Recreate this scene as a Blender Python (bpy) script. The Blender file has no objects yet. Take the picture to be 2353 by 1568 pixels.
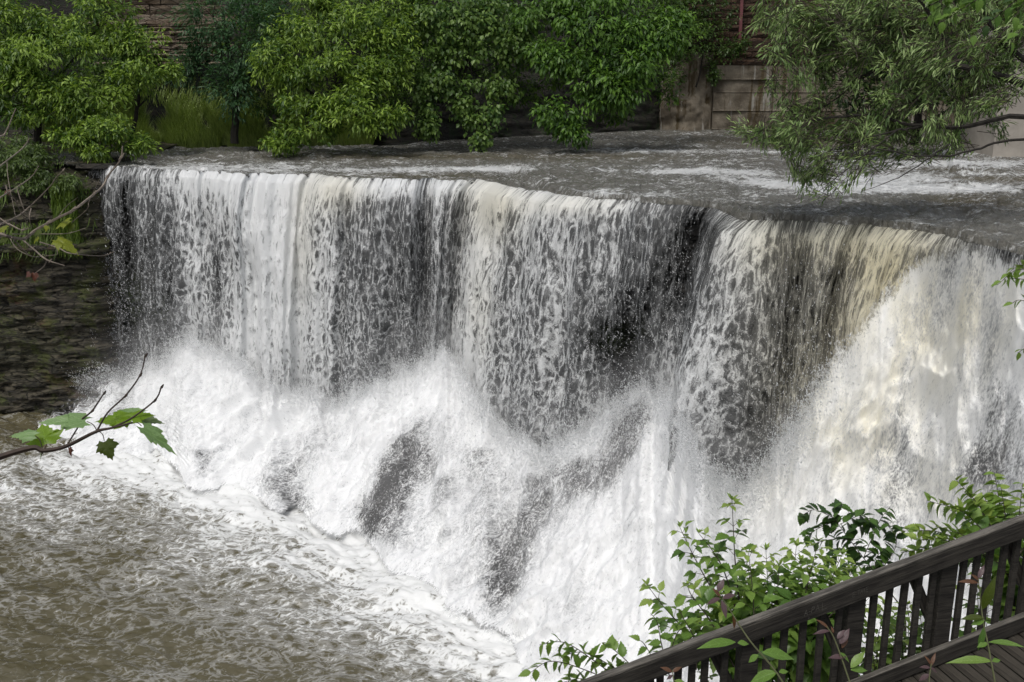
import bpy, math, random
import numpy as np
from mathutils import Vector, Matrix

# ------------------------------------------------------------------ camera, sky, sun, exposure
S = bpy.context.scene
C = S.collection
PW, PH, F = 2353.0, 1568.0, 2353.0 * 35 / 36          # measuring frame of the photograph
CZ = 7.9
PITCH = math.radians(14.3)
cd = bpy.data.cameras.new('camera')
cd.lens = 35; cd.sensor_width = 36; cd.clip_start = 0.05; cd.clip_end = 500
cam = bpy.data.objects.new('camera', cd); C.objects.link(cam)
cam.location = (0, 0, CZ); cam.rotation_euler = (math.pi / 2 - PITCH, 0, 0)
S.camera = cam
w = bpy.data.worlds.new('World'); S.world = w; w.use_nodes = True
nt = w.node_tree
SUN_EL, SUN_AZ = math.radians(58), math.radians(205)   # azimuth clockwise from +Y: behind the camera, to its left
sky = nt.nodes.new('ShaderNodeTexSky'); sky.sky_type = 'NISHITA'; sky.sun_disc = False
sky.sun_elevation = SUN_EL; sky.sun_rotation = SUN_AZ; sky.dust_density = 4.0; sky.air_density = 1.0; sky.ozone_density = 1.0
hs = nt.nodes.new('ShaderNodeHueSaturation'); hs.inputs['Saturation'].default_value = 0.45
nt.links.new(sky.outputs[0], hs.inputs['Color'])
bg = nt.nodes['Background']; bg.inputs[1].default_value = 0.15
nt.links.new(hs.outputs[0], bg.inputs[0])
sd = bpy.data.lights.new('sun', 'SUN'); sd.energy = 1.5; sd.angle = math.radians(14); sd.color = (1.0, 0.98, 0.94)
sun = bpy.data.objects.new('sun', sd); C.objects.link(sun)
dirv = Vector((math.sin(SUN_AZ) * math.cos(SUN_EL), math.cos(SUN_AZ) * math.cos(SUN_EL), math.sin(SUN_EL)))
sun.rotation_euler = dirv.to_track_quat('Z', 'Y').to_euler(); sun.location = (-6, -14, 30)
vs = S.view_settings
vs.view_transform = 'Standard'; vs.look = 'None'; vs.gamma = 1; vs.use_curve_mapping = False
vs.exposure = -0.3
S.cycles.transparent_max_bounces = 16
S.cycles.max_bounces = 8; S.cycles.volume_bounces = 3

# ------------------------------------------------------------------ measuring helpers
cp, sp = math.cos(PITCH), math.sin(PITCH)
def ray(px, py):
    px = np.asarray(px, float); py = np.asarray(py, float)
    x = (px - PW / 2) / F; y = (py - PH / 2) / F
    return np.stack([x, cp - y * sp, -(sp + y * cp)], -1)
def at_z(px, py, z):
    d = ray(px, py); t = (z - CZ) / d[..., 2]
    r = d * t[..., None]; r[..., 2] += CZ; return r
def at_Y(px, py, Y):
    d = ray(px, py); t = Y / d[..., 1]
    r = d * t[..., None]; r[..., 2] += CZ; return r
def V(px, py, Y): return Vector(at_Y(px, py, Y).tolist())
def proj(P):
    P = np.asarray(P, float); X, Y, Z = P[..., 0], P[..., 1], P[..., 2] - CZ
    t = Y * cp - Z * sp; t = np.maximum(t, 0.1)
    return PW / 2 + F * X / t, PH / 2 - F * (Y * sp + Z * cp) / t

# ------------------------------------------------------------------ numpy noise
_rs = np.random.RandomState(7)
_perm = _rs.permutation(256); _perm = np.concatenate([_perm, _perm, _perm])
_val = _rs.rand(256)
def vnoise(x, y, z=0.0):
    x, y, z = np.broadcast_arrays(np.asarray(x, float), np.asarray(y, float), np.asarray(z, float))
    xi = np.floor(x).astype(int); yi = np.floor(y).astype(int); zi = np.floor(z).astype(int)
    fx = x - xi; fy = y - yi; fz = z - zi
    fx = fx * fx * (3 - 2 * fx); fy = fy * fy * (3 - 2 * fy); fz = fz * fz * (3 - 2 * fz)
    xi &= 255; yi &= 255; zi &= 255
    def h(a, b, c): return _val[_perm[_perm[_perm[(a) & 255] + ((b) & 255)] + ((c) & 255)]]
    r = 0
    for dz in (0, 1):
        wz = fz if dz else 1 - fz
        a = h(xi, yi, zi + dz) * (1 - fx) + h(xi + 1, yi, zi + dz) * fx
        b = h(xi, yi + 1, zi + dz) * (1 - fx) + h(xi + 1, yi + 1, zi + dz) * fx
        r = r + wz * (a * (1 - fy) + b * fy)
    return r
def fbm(x, y, z=0.0, o=4, g=0.5):
    r = 0; a = 1; s = 0
    for k in range(o):
        r = r + a * vnoise(x * 2 ** k + 17 * k, y * 2 ** k + 5 * k, np.asarray(z) * 2 ** k + 3 * k); s += a; a *= g
    return r / s
def sm(a, b, x):
    t = np.clip((x - a) / (b - a), 0, 1); return t * t * (3 - 2 * t)

# ------------------------------------------------------------------ object helpers
def link(o, parent=None):
    C.objects.link(o)
    if parent is not None: o.parent = parent
    return o
def tag(o, label=None, cat=None, group=None, kind=None):
    if label: o['label'] = label
    if cat: o['category'] = cat
    if group: o['group'] = group
    if kind: o['kind'] = kind
    return o
def empty(name, loc, label, cat, group=None):
    o = bpy.data.objects.new(name, None); o.location = loc; o.empty_display_size = 0.1; C.objects.link(o)
    return tag(o, label, cat, group)
def mesh(name, verts, faces, mat=None, attrs=None, smooth=False):
    """verts Nx3 array, faces MxK array or list of lists"""
    me = bpy.data.meshes.new(name)
    verts = np.asarray(verts, np.float32)
    if isinstance(faces, np.ndarray):
        k = faces.shape[1]; n = len(faces)
        me.vertices.add(len(verts)); me.vertices.foreach_set('co', verts.ravel())
        me.loops.add(n * k); me.loops.foreach_set('vertex_index', faces.astype(np.int32).ravel())
        me.polygons.add(n); me.polygons.foreach_set('loop_start', np.arange(0, n * k, k, dtype=np.int32))
        me.polygons.foreach_set('loop_total', np.full(n, k, np.int32))
        me.update(calc_edges=True)
    else:
        me.from_pydata(verts.tolist(), [], faces); me.update()
    for nm, arr in (attrs or {}).items():
        arr = np.asarray(arr, np.float32)
        if arr.ndim == 1:
            a = me.attributes.new(nm, 'FLOAT', 'POINT'); a.data.foreach_set('value', arr)
        elif arr.shape[1] == 3:
            a = me.attributes.new(nm, 'FLOAT_VECTOR', 'POINT'); a.data.foreach_set('vector', arr.ravel())
        else:
            a = me.attributes.new(nm, 'FLOAT_COLOR', 'POINT'); a.data.foreach_set('color', arr.ravel())
    if mat: me.materials.append(mat)
    if smooth: me.polygons.foreach_set('use_smooth', np.ones(len(me.polygons), bool))
    return me
def obj(name, me, parent=None):
    return link(bpy.data.objects.new(name, me), parent)
def grid_faces(nr, nc):
    i = np.arange(nr - 1)[:, None] * nc + np.arange(nc - 1)[None]
    i = i.ravel(); return np.stack([i, i + 1, i + nc + 1, i + nc], 1)
def grid_obj(name, P, mat, attrs=None, smooth=True, parent=None, flip=False):
    nr, nc = P.shape[:2]; f = grid_faces(nr, nc)
    if flip: f = f[:, ::-1].copy()
    at = {k: (v.reshape(-1) if v.ndim == 2 else v.reshape(-1, v.shape[-1])) for k, v in (attrs or {}).items()}
    return obj(name, mesh(name, P.reshape(-1, 3), f, mat, at, smooth), parent)

# ------------------------------------------------------------------ material helpers
class NT:
    def __init__(s, name):
        s.m = bpy.data.materials.new(name); s.m.use_nodes = True; s.t = s.m.node_tree
        s.b = s.t.nodes['Principled BSDF']; s.out = s.t.nodes['Material Output']
    def n(s, typ, **kw):
        nd = s.t.nodes.new('ShaderNode' + typ)
        for k, v in kw.items(): setattr(nd, k, v)
        return nd
    def put(s, sock, v):
        if isinstance(v, bpy.types.NodeSocket): s.t.links.new(v, sock)
        elif v is not None: sock.default_value = v
    def math(s, op, a, b=None, c=None, clamp=False):
        nd = s.n('Math', operation=op, use_clamp=clamp); s.put(nd.inputs[0], a)
        if b is not None: s.put(nd.inputs[1], b)
        if c is not None: s.put(nd.inputs[2], c)
        return nd.outputs[0]
    def vmath(s, op, a, b=None):
        nd = s.n('VectorMath', operation=op); s.put(nd.inputs[0], a)
        if b is not None: s.put(nd.inputs[1], b)
        return nd.outputs[0]
    def attr(s, name, kind='Fac'):
        nd = s.n('Attribute', attribute_name=name); return nd.outputs[kind]
    def obc(s): return s.n('TexCoord').outputs['Object']
    def geo(s): return s.n('NewGeometry').outputs['Position']
    def map(s, v, scale=(1, 1, 1), rot=(0, 0, 0), loc=(0, 0, 0)):
        nd = s.n('Mapping'); s.put(nd.inputs[0], v); nd.inputs['Scale'].default_value = scale
        nd.inputs['Rotation'].default_value = rot; nd.inputs['Location'].default_value = loc
        return nd.outputs[0]
    def noise(s, v, scale=1, detail=3, rough=0.5, dist=0, out=0):
        nd = s.n('TexNoise'); s.put(nd.inputs['Vector'], v); nd.inputs['Scale'].default_value = scale
        nd.inputs['Detail'].default_value = detail; nd.inputs['Roughness'].default_value = rough
        nd.inputs['Distortion'].default_value = dist; return nd.outputs[out]
    def vor(s, v, scale=1, feature='F1', out='Distance', rnd=1):
        nd = s.n('TexVoronoi', feature=feature); s.put(nd.inputs['Vector'], v); nd.inputs['Scale'].default_value = scale
        nd.inputs['Randomness'].default_value = rnd; return nd.outputs[out]
    def ramp(s, f, lo, hi, a=0.0, b=1.0, smooth=True):
        nd = s.n('MapRange', interpolation_type='SMOOTHSTEP' if smooth else 'LINEAR'); s.put(nd.inputs[0], f)
        s.put(nd.inputs[1], lo); s.put(nd.inputs[2], hi); s.put(nd.inputs[3], a); s.put(nd.inputs[4], b)
        return nd.outputs[0]
    def mix(s, f, a, b, mode='MIX'):
        nd = s.n('Mix', data_type='RGBA', blend_type=mode); s.put(nd.inputs[0], f)
        s.put(nd.inputs[6], col(a)); s.put(nd.inputs[7], col(b)); return nd.outputs[2]
    def bump(s, h, strength=0.5, dist=0.02, normal=None):
        nd = s.n('Bump'); s.put(nd.inputs['Strength'], strength); nd.inputs['Distance'].default_value = dist
        s.put(nd.inputs['Height'], h)
        if normal is not None: s.put(nd.inputs['Normal'], normal)
        return nd.outputs[0]
    def fin(s, color=None, rough=None, normal=None, spec=None, alpha=None, trans=None):
        if color is not None: s.put(s.b.inputs['Base Color'], col(color))
        if rough is not None: s.put(s.b.inputs['Roughness'], rough)
        if normal is not None: s.put(s.b.inputs['Normal'], normal)
        if spec is not None: s.put(s.b.inputs['Specular IOR Level'], spec)
        if alpha is not None: s.put(s.b.inputs['Alpha'], alpha)
        return s.m
def col(c):
    if isinstance(c, (tuple, list)) and len(c) == 3: return (*c, 1.0)
    return c

# ------------------------------------------------------------------ materials
def m_curtain():
    t = NT('falling_water')
    uv = t.attr('flow', 'Vector'); dens = t.attr('dens'); tint = t.attr('tint')
    wn = t.noise(uv, 2.6, 2, 0.55, out=1)
    wv = t.vmath('MULTIPLY', t.vmath('SUBTRACT', wn, (0.5, 0.5, 0.5)), (0.24, 0.36, 0))
    uw = t.vmath('ADD', uv, wv)
    wn2 = t.noise(uv, 11, 3, 0.65, out=1)
    uw = t.vmath('ADD', uw, t.vmath('MULTIPLY', t.vmath('SUBTRACT', wn2, (0.5, 0.5, 0.5)), (0.12, 0.16, 0)))
    e = t.vor(uw, 6.0, 'DISTANCE_TO_EDGE')
    e2 = t.vor(t.map(uw, (1.5, 0.9, 1), loc=(3.1, 1.7, 0)), 8.5, 'DISTANCE_TO_EDGE')
    n1 = t.noise(t.map(uw, (1, 0.45, 1)), 24, 4, 0.7)
    n2 = t.noise(t.map(uv, (1, 0.3, 1)), 2.2, 2, 0.5)
    n3 = t.noise(t.map(uv, (1, 0.13, 1)), 11, 3, 0.6)
    n4 = t.noise(t.map(uw, (1, 0.8, 1)), 60, 2, 0.6)
    m = t.math('SUBTRACT', 0.22, t.math('MULTIPLY', t.math('MINIMUM', e, 0.3), 1.7))
    m = t.math('ADD', m, t.math('MULTIPLY', t.math('SUBTRACT', 0.12, t.math('MINIMUM', e2, 0.3)), 1.0))
    m = t.math('ADD', m, t.math('MULTIPLY', dens, 0.85))
    m = t.math('ADD', m, t.math('MULTIPLY', t.math('SUBTRACT', n1, 0.5), 1.15))
    m = t.math('ADD', m, t.math('MULTIPLY', t.math('SUBTRACT', n2, 0.5), 0.45))
    m = t.math('ADD', m, t.math('MULTIPLY', t.math('SUBTRACT', n3, 0.5), 0.55))
    m = t.math('ADD', m, t.math('MULTIPLY', t.math('SUBTRACT', n4, 0.5), 1.0))
    mask = t.ramp(m, 0.12, 0.88)
    film = t.ramp(t.math('ADD', m, t.math('MULTIPLY', dens, 1.1)), -0.40, 0.30, 0.0, 0.93)
    alpha = t.math('ADD', film, t.math('MULTIPLY', mask, 0.6), clamp=True)
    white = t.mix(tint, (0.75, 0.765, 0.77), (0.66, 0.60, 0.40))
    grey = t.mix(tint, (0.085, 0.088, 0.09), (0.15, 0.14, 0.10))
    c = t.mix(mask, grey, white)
    h = t.math('ADD', m, t.math('MULTIPLY', n1, 0.3))
    nm = t.bump(h, 0.5, 0.045)
    rough = t.ramp(mask, 0, 1, 0.2, 0.42)
    return t.fin(c, rough, nm, 0.5, alpha)
def m_white():
    t = NT('whitewater')
    P = t.attr('flow', 'Vector'); dens = t.attr('dens'); tint = t.attr('tint')
    wn = t.noise(P, 1.7, 3, 0.6, out=1)
    uw = t.vmath('ADD', P, t.vmath('MULTIPLY', t.vmath('SUBTRACT', wn, (0.5, 0.5, 0.5)), (0.5, 0.8, 0)))
    a = t.noise(t.map(uw, (1, 0.36, 1)), 15, 5, 0.75)
    b = t.noise(t.map(uw, (1, 0.45, 1)), 2.2, 4, 0.62)
    c_ = t.noise(t.map(P, (1, 0.5, 1)), 48, 3, 0.7)
    am = t.ramp(dens, 0.2, 0.85, 3.0, 1.7)
    m = t.math('ADD', t.math('MULTIPLY', dens, 1.0), t.math('MULTIPLY', t.math('SUBTRACT', a, 0.5), am))
    m = t.math('ADD', m, t.math('MULTIPLY', t.math('SUBTRACT', b, 0.5), 1.25))
    m = t.math('ADD', m, t.math('MULTIPLY', t.math('SUBTRACT', c_, 0.5), am))
    mask = t.ramp(m, 0.0, 1.02)
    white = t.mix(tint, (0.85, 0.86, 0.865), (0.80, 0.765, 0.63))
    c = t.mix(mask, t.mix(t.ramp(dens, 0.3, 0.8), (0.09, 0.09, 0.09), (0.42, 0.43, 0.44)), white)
    h = t.math('ADD', t.math('MULTIPLY', a, 0.6), t.math('ADD', t.math('MULTIPLY', b, 0.3), t.math('MULTIPLY', c_, 0.45)))
    nm = t.bump(h, 0.35, 0.06)
    al = t.attr('edge')
    al = t.ramp(t.math('ADD', t.math('ADD', al, t.math('MULTIPLY', t.math('SUBTRACT', c_, 0.5), 1.0)), t.math('MULTIPLY', t.math('SUBTRACT', a, 0.5), 1.5)), 0.25, 0.85)
    return t.fin(c, 0.7, nm, 0.25, al)
def m_pool():
    t = NT('muddy_water')
    P = t.geo(); dens = t.attr('dens')
    P2 = t.map(P, (1, 1.5, 1), rot=(0, 0, math.radians(-28)))
    wn = t.noise(P2, 1.1, 3, 0.6, out=1)
    uw = t.vmath('ADD', P2, t.vmath('MULTIPLY', t.vmath('SUBTRACT', wn, (0.5, 0.5, 0.5)), (0.9, 0.7, 0)))
    wn2 = t.noise(P2, 6, 2, 0.6, out=1)
    uw = t.vmath('ADD', uw, t.vmath('MULTIPLY', t.vmath('SUBTRACT', wn2, (0.5, 0.5, 0.5)), (0.16, 0.16, 0)))
    e = t.vor(uw, 3.4, 'DISTANCE_TO_EDGE'); e2 = t.vor(t.map(uw, loc=(4, 2, 0)), 9.5, 'DISTANCE_TO_EDGE')
    big = t.noise(P2, 0.55, 4, 0.6); fine = t.noise(uw, 17, 4, 0.75)
    sp_ = t.vor(P, 9, 'F1'); 
    m = t.math('ADD', t.math('MULTIPLY', dens, 1.15), t.math('MULTIPLY', t.math('SUBTRACT', 0.10, e), 1.7))
    m = t.math('ADD', m, t.math('MULTIPLY', t.math('SUBTRACT', 0.10, e2), 1.2))
    m = t.math('ADD', m, t.math('MULTIPLY', t.math('SUBTRACT', big, 0.5), 1.15))
    m = t.math('ADD', m, t.math('MULTIPLY', t.math('SUBTRACT', fine, 0.5), 1.3))
    mask = t.ramp(m, 0.30, 1.10)
    veil = t.ramp(m, 0.0, 0.5, 0, 0.25)
    speck = t.math('MULTIPLY', t.ramp(sp_, 0.10, 0.04), 0.6)
    mask = t.math('MAXIMUM', mask, veil); mask = t.math('MAXIMUM', mask, t.math('MULTIPLY', speck, t.ramp(dens, 0.05, 0.3)))
    c = t.mix(mask, (0.098, 0.086, 0.048), (0.80, 0.81, 0.80))
    wv = t.noise(P2, 4.0, 4, 0.6)
    nm = t.bump(t.math('ADD', wv, t.math('MULTIPLY', mask, 0.3)), 0.4, 0.07)
    return t.fin(c, t.ramp(mask, 0, 1, 0.12, 0.55), nm, 0.5)
def m_river():
    t = NT('river_water')
    P = t.geo(); dens = t.attr('dens'); tint = t.attr('tint')
    P2 = t.map(P, (0.8, 1.9, 1), rot=(0, 0, math.radians(8)))
    a = t.noise(P2, 4.5, 5, 0.75, 0.8); b = t.noise(P2, 1.0, 4, 0.65, 0.6); c_ = t.noise(t.map(P, (1, 1.0, 1)), 16, 3, 0.7)
    m = t.math('ADD', t.math('MULTIPLY', dens, 1.15), t.math('MULTIPLY', t.math('SUBTRACT', a, 0.5), 2.2))
    m = t.math('ADD', m, t.math('MULTIPLY', t.math('SUBTRACT', b, 0.5), 1.5))
    m = t.math('ADD', m, t.math('MULTIPLY', t.math('SUBTRACT', c_, 0.5), 1.1))
    mask = t.ramp(m, 0.20, 0.92)
    base = t.mix(tint, (0.17, 0.166, 0.146), (0.10, 0.080, 0.036))
    c = t.mix(mask, base, (0.8, 0.81, 0.8))
    nm = t.bump(t.math('ADD', a, t.math('MULTIPLY', c_, 0.35)), 1.0, 0.13)
    return t.fin(c, t.ramp(mask, 0, 1, 0.08, 0.5), nm, 0.5)
def m_rock(name, dark, light, moss=(0.035, 0.055, 0.012), mossamt=0.5, wet=0.35, rust=0.0):
    t = NT(name)
    P = t.geo()
    wp = t.vmath('ADD', P, t.vmath('MULTIPLY', t.vmath('SUBTRACT', t.noise(P, 1.3, 2, 0.5, out=1), (0.5, 0.5, 0.5)), (0.4, 0.4, 0.12)))
    st = t.noise(t.map(wp, (1.1, 1.1, 9)), 2.2, 6, 0.75)
    vc = t.vor(t.map(wp, (1.0, 1.0, 5.5)), 2.4, 'F1', 'Color'); sx = t.n('SeparateXYZ'); t.put(sx.inputs[0], vc); fac_ = sx.outputs[0]
    ck = t.ramp(t.vor(t.map(wp, (1.0, 1.0, 5.5)), 2.4, 'DISTANCE_TO_EDGE'), 0.0, 0.07)
    bl = t.noise(P, 1.6, 5, 0.7); fi = t.noise(t.map(P, (1, 1, 2.2)), 11, 6, 0.8)
    c = t.mix(t.ramp(t.math('ADD', t.math('ADD', t.math('MULTIPLY', st, 0.3), t.math('MULTIPLY', fac_, 0.22)), t.math('MULTIPLY', fi, 0.5)), 0.33, 0.72), dark, light)
    c = t.mix(ck, tuple(x * 0.5 for x in dark), c)
    if rust:
        c = t.mix(t.math('MULTIPLY', t.ramp(t.noise(P, 0.8, 3, 0.6), 0.55, 0.68), rust), c, (0.16, 0.055, 0.025))
    ms = t.ramp(t.math('ADD', bl, t.math('MULTIPLY', t.math('SUBTRACT', fi, 0.5), 0.5)), 0.5, 0.62)
    ma = t.math('MULTIPLY', ms, mossamt, clamp=True)
    at = t.attr('moss'); ma = t.math('MAXIMUM', ma, t.math('MULTIPLY', at, t.ramp(fi, 0.35, 0.6)))
    c = t.mix(ma, c, moss)
    nm = t.bump(t.math('ADD', t.math('ADD', t.math('MULTIPLY', st, 0.4), t.math('MULTIPLY', fac_, 0.5)), t.math('ADD', t.math('MULTIPLY', fi, 0.7), t.math('MULTIPLY', ck, 0.4))), 0.9, 0.10)
    return t.fin(c, t.ramp(fi, 0.3, 0.7, wet, wet + 0.35), nm, 0.5)
def m_plain(name, c, rough=0.6, var=0.25, scale=8, bump=0.3, dist=0.01, spec=0.4, stretch=(1, 1, 1)):
    t = NT(name); P = t.map(t.obc(), stretch); n = t.noise(P, scale, 5, 0.65)
    lo = tuple(x * (1 - var) for x in c); hi = tuple(min(1, x * (1 + var)) for x in c)
    return t.fin(t.mix(t.ramp(n, 0.3, 0.7), lo, hi), rough, t.bump(n, bump, dist), spec)
def m_leaf(name='foliage', trans=0.35, rough=0.42):
    """leaf with its own colour stored on the mesh; some light passes through"""
    t = NT(name); c = t.attr('tone', 'Color')
    t.fin(c, rough, None, 0.4)
    tr = t.n('BsdfTranslucent'); t.put(tr.inputs[0], t.mix(1.0, c, (1.0, 1.05, 0.5), 'MULTIPLY'))
    mx = t.n('MixShader'); mx.inputs[0].default_value = trans
    t.t.links.new(t.b.outputs[0], mx.inputs[1]); t.t.links.new(tr.outputs[0], mx.inputs[2])
    t.t.links.new(mx.outputs[0], t.out.inputs[0]); return t.m
def m_leafc(name, c, trans=0.3, rough=0.4, vein=0.0):
    t = NT(name); P = t.obc(); n = t.noise(P, 30, 3, 0.6)
    cc = t.mix(t.ramp(n, 0.3, 0.75), tuple(x * 0.82 for x in c), tuple(x * 1.15 for x in c))
    if vein:
        sx = t.n('SeparateXYZ'); t.put(sx.inputs[0], P)
        v = t.math('ABSOLUTE', sx.outputs[0])
        w_ = t.math('PINGPONG', t.math('SUBTRACT', sx.outputs[1], t.math('MULTIPLY', v, 0.9)), 0.11)
        ln = t.ramp(t.math('MINIMUM', t.math('MULTIPLY', v, 1.0), w_), 0.0, 0.016, 1.0, 0.0)
        cc = t.mix(t.math('MULTIPLY', ln, vein), cc, tuple(min(1, x * 1.9 + 0.04) for x in c))
        t.fin(normal=t.bump(t.math('SUBTRACT', 1.0, ln), 0.4, 0.004))
    t.fin(cc, rough, None, 0.4)
    tr = t.n('BsdfTranslucent'); t.put(tr.inputs[0], t.mix(1.0, cc, (1.1, 1.1, 0.5), 'MULTIPLY'))
    mx = t.n('MixShader'); mx.inputs[0].default_value = trans
    t.t.links.new(t.b.outputs[0], mx.inputs[1]); t.t.links.new(tr.outputs[0], mx.inputs[2])
    t.t.links.new(mx.outputs[0], t.out.inputs[0]); return t.m

# ------------------------------------------------------------------ the lip of the falls, in plan
LIP = [(150, 380), (232, 384), (330, 390), (430, 397), (540, 402), (640, 404), (740, 405), (800, 414), (950, 417), (1110, 419),
       (1160, 430), (1250, 448), (1330, 459), (1450, 469), (1560, 478), (1650, 488), (1672, 500), (1700, 511), (1850, 516),
       (2000, 526), (2100, 537), (2165, 548), (2230, 568), (2353, 596), (2500, 625), (2700, 660)]
lx = np.array([a for a, b in LIP], float); ly = np.array([b for a, b in LIP], float)
def lip_py(px):
    px = np.asarray(px, float)
    return np.interp(px, lx, ly) + 7 * (fbm(px / 38, 0 * px, 3, 3) - 0.5) + 4 * (fbm(px / 9, 0 * px, 6, 2) - 0.5)
NCOL = 1050
cpx = np.linspace(205, 2720, NCOL)
k = np.ones(9) / 9
lp = at_z(cpx, lip_py(cpx), 6.0)
pad = np.concatenate([np.repeat(lp[:1], 40, 0), lp, np.repeat(lp[-1:], 40, 0)])
def smooth_cols(a, n):
    kk = np.hanning(n + 2)[1:-1]; kk /= kk.sum()
    p = np.concatenate([np.repeat(a[:1], n, 0), a, np.repeat(a[-1:], n, 0)])
    return np.stack([np.convolve(p[:, j], kk, 'same')[n:-n] for j in range(a.shape[1])], 1)
lps = smooth_cols(lp, 11)
tan = np.gradient(smooth_cols(lp, 121), axis=0); tan /= np.linalg.norm(tan, axis=1)[:, None]
outn = np.stack([tan[:, 1], -tan[:, 0], np.zeros(NCOL)], 1)      # horizontal, away from the rock towards the pool
arc = np.concatenate([[0], np.cumsum(np.linalg.norm(np.diff(lps, axis=0), axis=1))])

# how thick the falling water is, with the lip's sheen painted in, measured over the photograph: (px, py, radius x, radius y, amount)
def blobs(px, py, lst, base):
    r = np.full(np.shape(px), base, float)
    for bx, by, rx, ry, amt, *rot in lst:
        a = math.radians(rot[0]) if rot else 0
        dx = px - bx; dy = py - by
        u = (dx * math.cos(a) + dy * math.sin(a)) / rx; v = (-dx * math.sin(a) + dy * math.cos(a)) / ry
        r = r + amt * np.exp(-(u * u + v * v))
    return r
CURT = [(285, 600, 60, 260, -0.42), (300, 700, 75, 130, -0.12), (450, 560, 34, 300, 0.22), (360, 430, 60, 60, 0.12), (500, 640, 26, 130, -0.35),
        (395, 620, 22, 150, -0.22), (480, 425, 70, 35, 0.35),
        (620, 560, 115, 330, 0.72), (600, 430, 120, 60, 0.35), (690, 760, 70, 200, 0.25), (560, 800, 60, 100, 0.3),
        (900, 428, 210, 22, 0.42), (880, 620, 130, 120, -0.20), (820, 860, 110, 80, -0.10), (950, 700, 90, 130, -0.02),  # wide flat blob at the lip is its whitish sheen, painted as foam
        (1118, 520, 40, 130, 0.38, 6), (1085, 760, 52, 200, 0.45, 5), (1060, 950, 60, 120, 0.35), (1150, 440, 70, 28, 0.4),
        (1300, 470, 170, 22, 0.30), (1240, 640, 60, 200, 0.16), (1390, 760, 60, 100, -0.26), (1560, 570, 55, 150, -0.45), (1490, 720, 60, 110, -0.36),
        (1470, 480, 60, 24, -0.05), (1620, 520, 36, 70, -0.35), (1380, 880, 90, 60, -0.15), (1250, 960, 70, 90, -0.05), (1440, 830, 50, 60, -0.25),
        (1720, 540, 80, 60, 0.14, 20), (1640, 720, 40, 200, 0.16, 18), (1850, 700, 170, 220, 0.0), (1390, 780, 40, 36, -0.35), (1560, 900, 60, 150, 0.42), (1860, 640, 70, 120, -0.18), (1830, 820, 50, 160, -0.20, 10),
        (1760, 560, 200, 30, 0.06), (1980, 560, 120, 26, 0.15), (2040, 640, 70, 110, 0.28, 30), (1960, 800, 50, 120, 0.3, 20), (1740, 960, 60, 100, -0.08), (1930, 640, 40, 60, -0.1), (2300, 600, 150, 40, -0.25)]
YEL = [(2040, 640, 140, 190, 0.75, 25), (1900, 900, 110, 160, 0.6, 25), (1850, 560, 170, 80, 0.45), (1800, 750, 120, 260, 0.30), (770, 440, 70, 60, 0.38), (1130, 480, 70, 90, 0.42), (1300, 470, 140, 30, 0.25), (700, 560, 30, 120, 0.2),
       (2150, 700, 120, 120, 0.35), (2200, 900, 160, 140, 0.25), (1100, 700, 40, 120, 0.2)]
def leap(u):      # how far out the sheet has leapt at the bottom, metres
    return np.interp(cpx, [205, 480, 620, 740, 1000, 1120, 1300, 1600, 1665, 1700, 1950, 2130, 2220, 2700], [0.35, 0.6, 1.1, 1.15, 0.95, 1.25, 1.0, 0.5, 0.8, 1.35, 1.45, 0.9, 0.1, 0.1])
lo_ = leap(None)
NV = 300
vv = np.linspace(0, 1, NV) ** 1.0
drop = vv * 6.3
u2 = arc[None, :]; d2 = drop[:, None]
out = lo_[None] * (0.10 * sm(0, 0.15, d2) + np.sqrt(np.maximum(d2, 0) / 6.0) * 0.9) 
nz = fbm(u2 * 1.3, d2 * 0.35, 1.0, 3) - 0.5; nz2 = fbm(u2 * 6, d2 * 2.2, 5.0, 3) - 0.5
amp = sm(0, 1.2, d2)
out = out + amp * (nz * 0.55 + nz2 * 0.14)
CP = lps[None] + outn[None] * out[..., None]
CP[..., 2] = 6.02 - d2 + 0 * u2
CP[..., 2] += 0.03 * (1 - sm(0, 0.1, d2))
PX, PY = proj(CP)
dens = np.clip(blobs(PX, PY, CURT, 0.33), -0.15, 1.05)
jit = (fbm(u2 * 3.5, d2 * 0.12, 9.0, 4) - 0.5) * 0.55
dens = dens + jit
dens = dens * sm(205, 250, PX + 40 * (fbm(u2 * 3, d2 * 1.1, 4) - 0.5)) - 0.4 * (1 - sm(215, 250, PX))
tint = np.clip(blobs(PX, PY, YEL, 0.02), 0, 1)
stretch = np.interp(drop, [0, 0.8, 2, 3.5, 6.3], [2.7, 2.5, 2.0, 1.5, 1.3])
fv = np.concatenate([[0], np.cumsum(np.diff(drop) / ((stretch[1:] + stretch[:-1]) / 2))])
fac = np.interp(cpx, [205, 1500, 1750, 2700], [1.15, 1.3, 1.9, 2.1])
ua = np.concatenate([[0], np.cumsum(np.diff(arc) * (fac[1:] + fac[:-1]) / 2)])
vst = np.interp(cpx, [205, 1500, 1800, 2700], [1.15, 1.3, 1.45, 1.45])
flow = np.stack([ua[None] + 0 * d2, fv[:, None] * vst[None], 0 * u2 + 0 * d2], -1)
dens = dens + 0.22 * np.exp(-((d2 - 0.12) / 0.22) ** 2) * np.interp(cpx, [205, 1380, 1460, 1680, 1720, 2150, 2200], [1, 1, 0.2, 0.2, 0.8, 0.5, 0])[None]
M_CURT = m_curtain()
o = grid_obj('waterfall', CP, M_CURT, {'flow': flow, 'dens': dens, 'tint': tint, 'low': d2 + 0 * u2}); tag(o, kind='structure')

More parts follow.
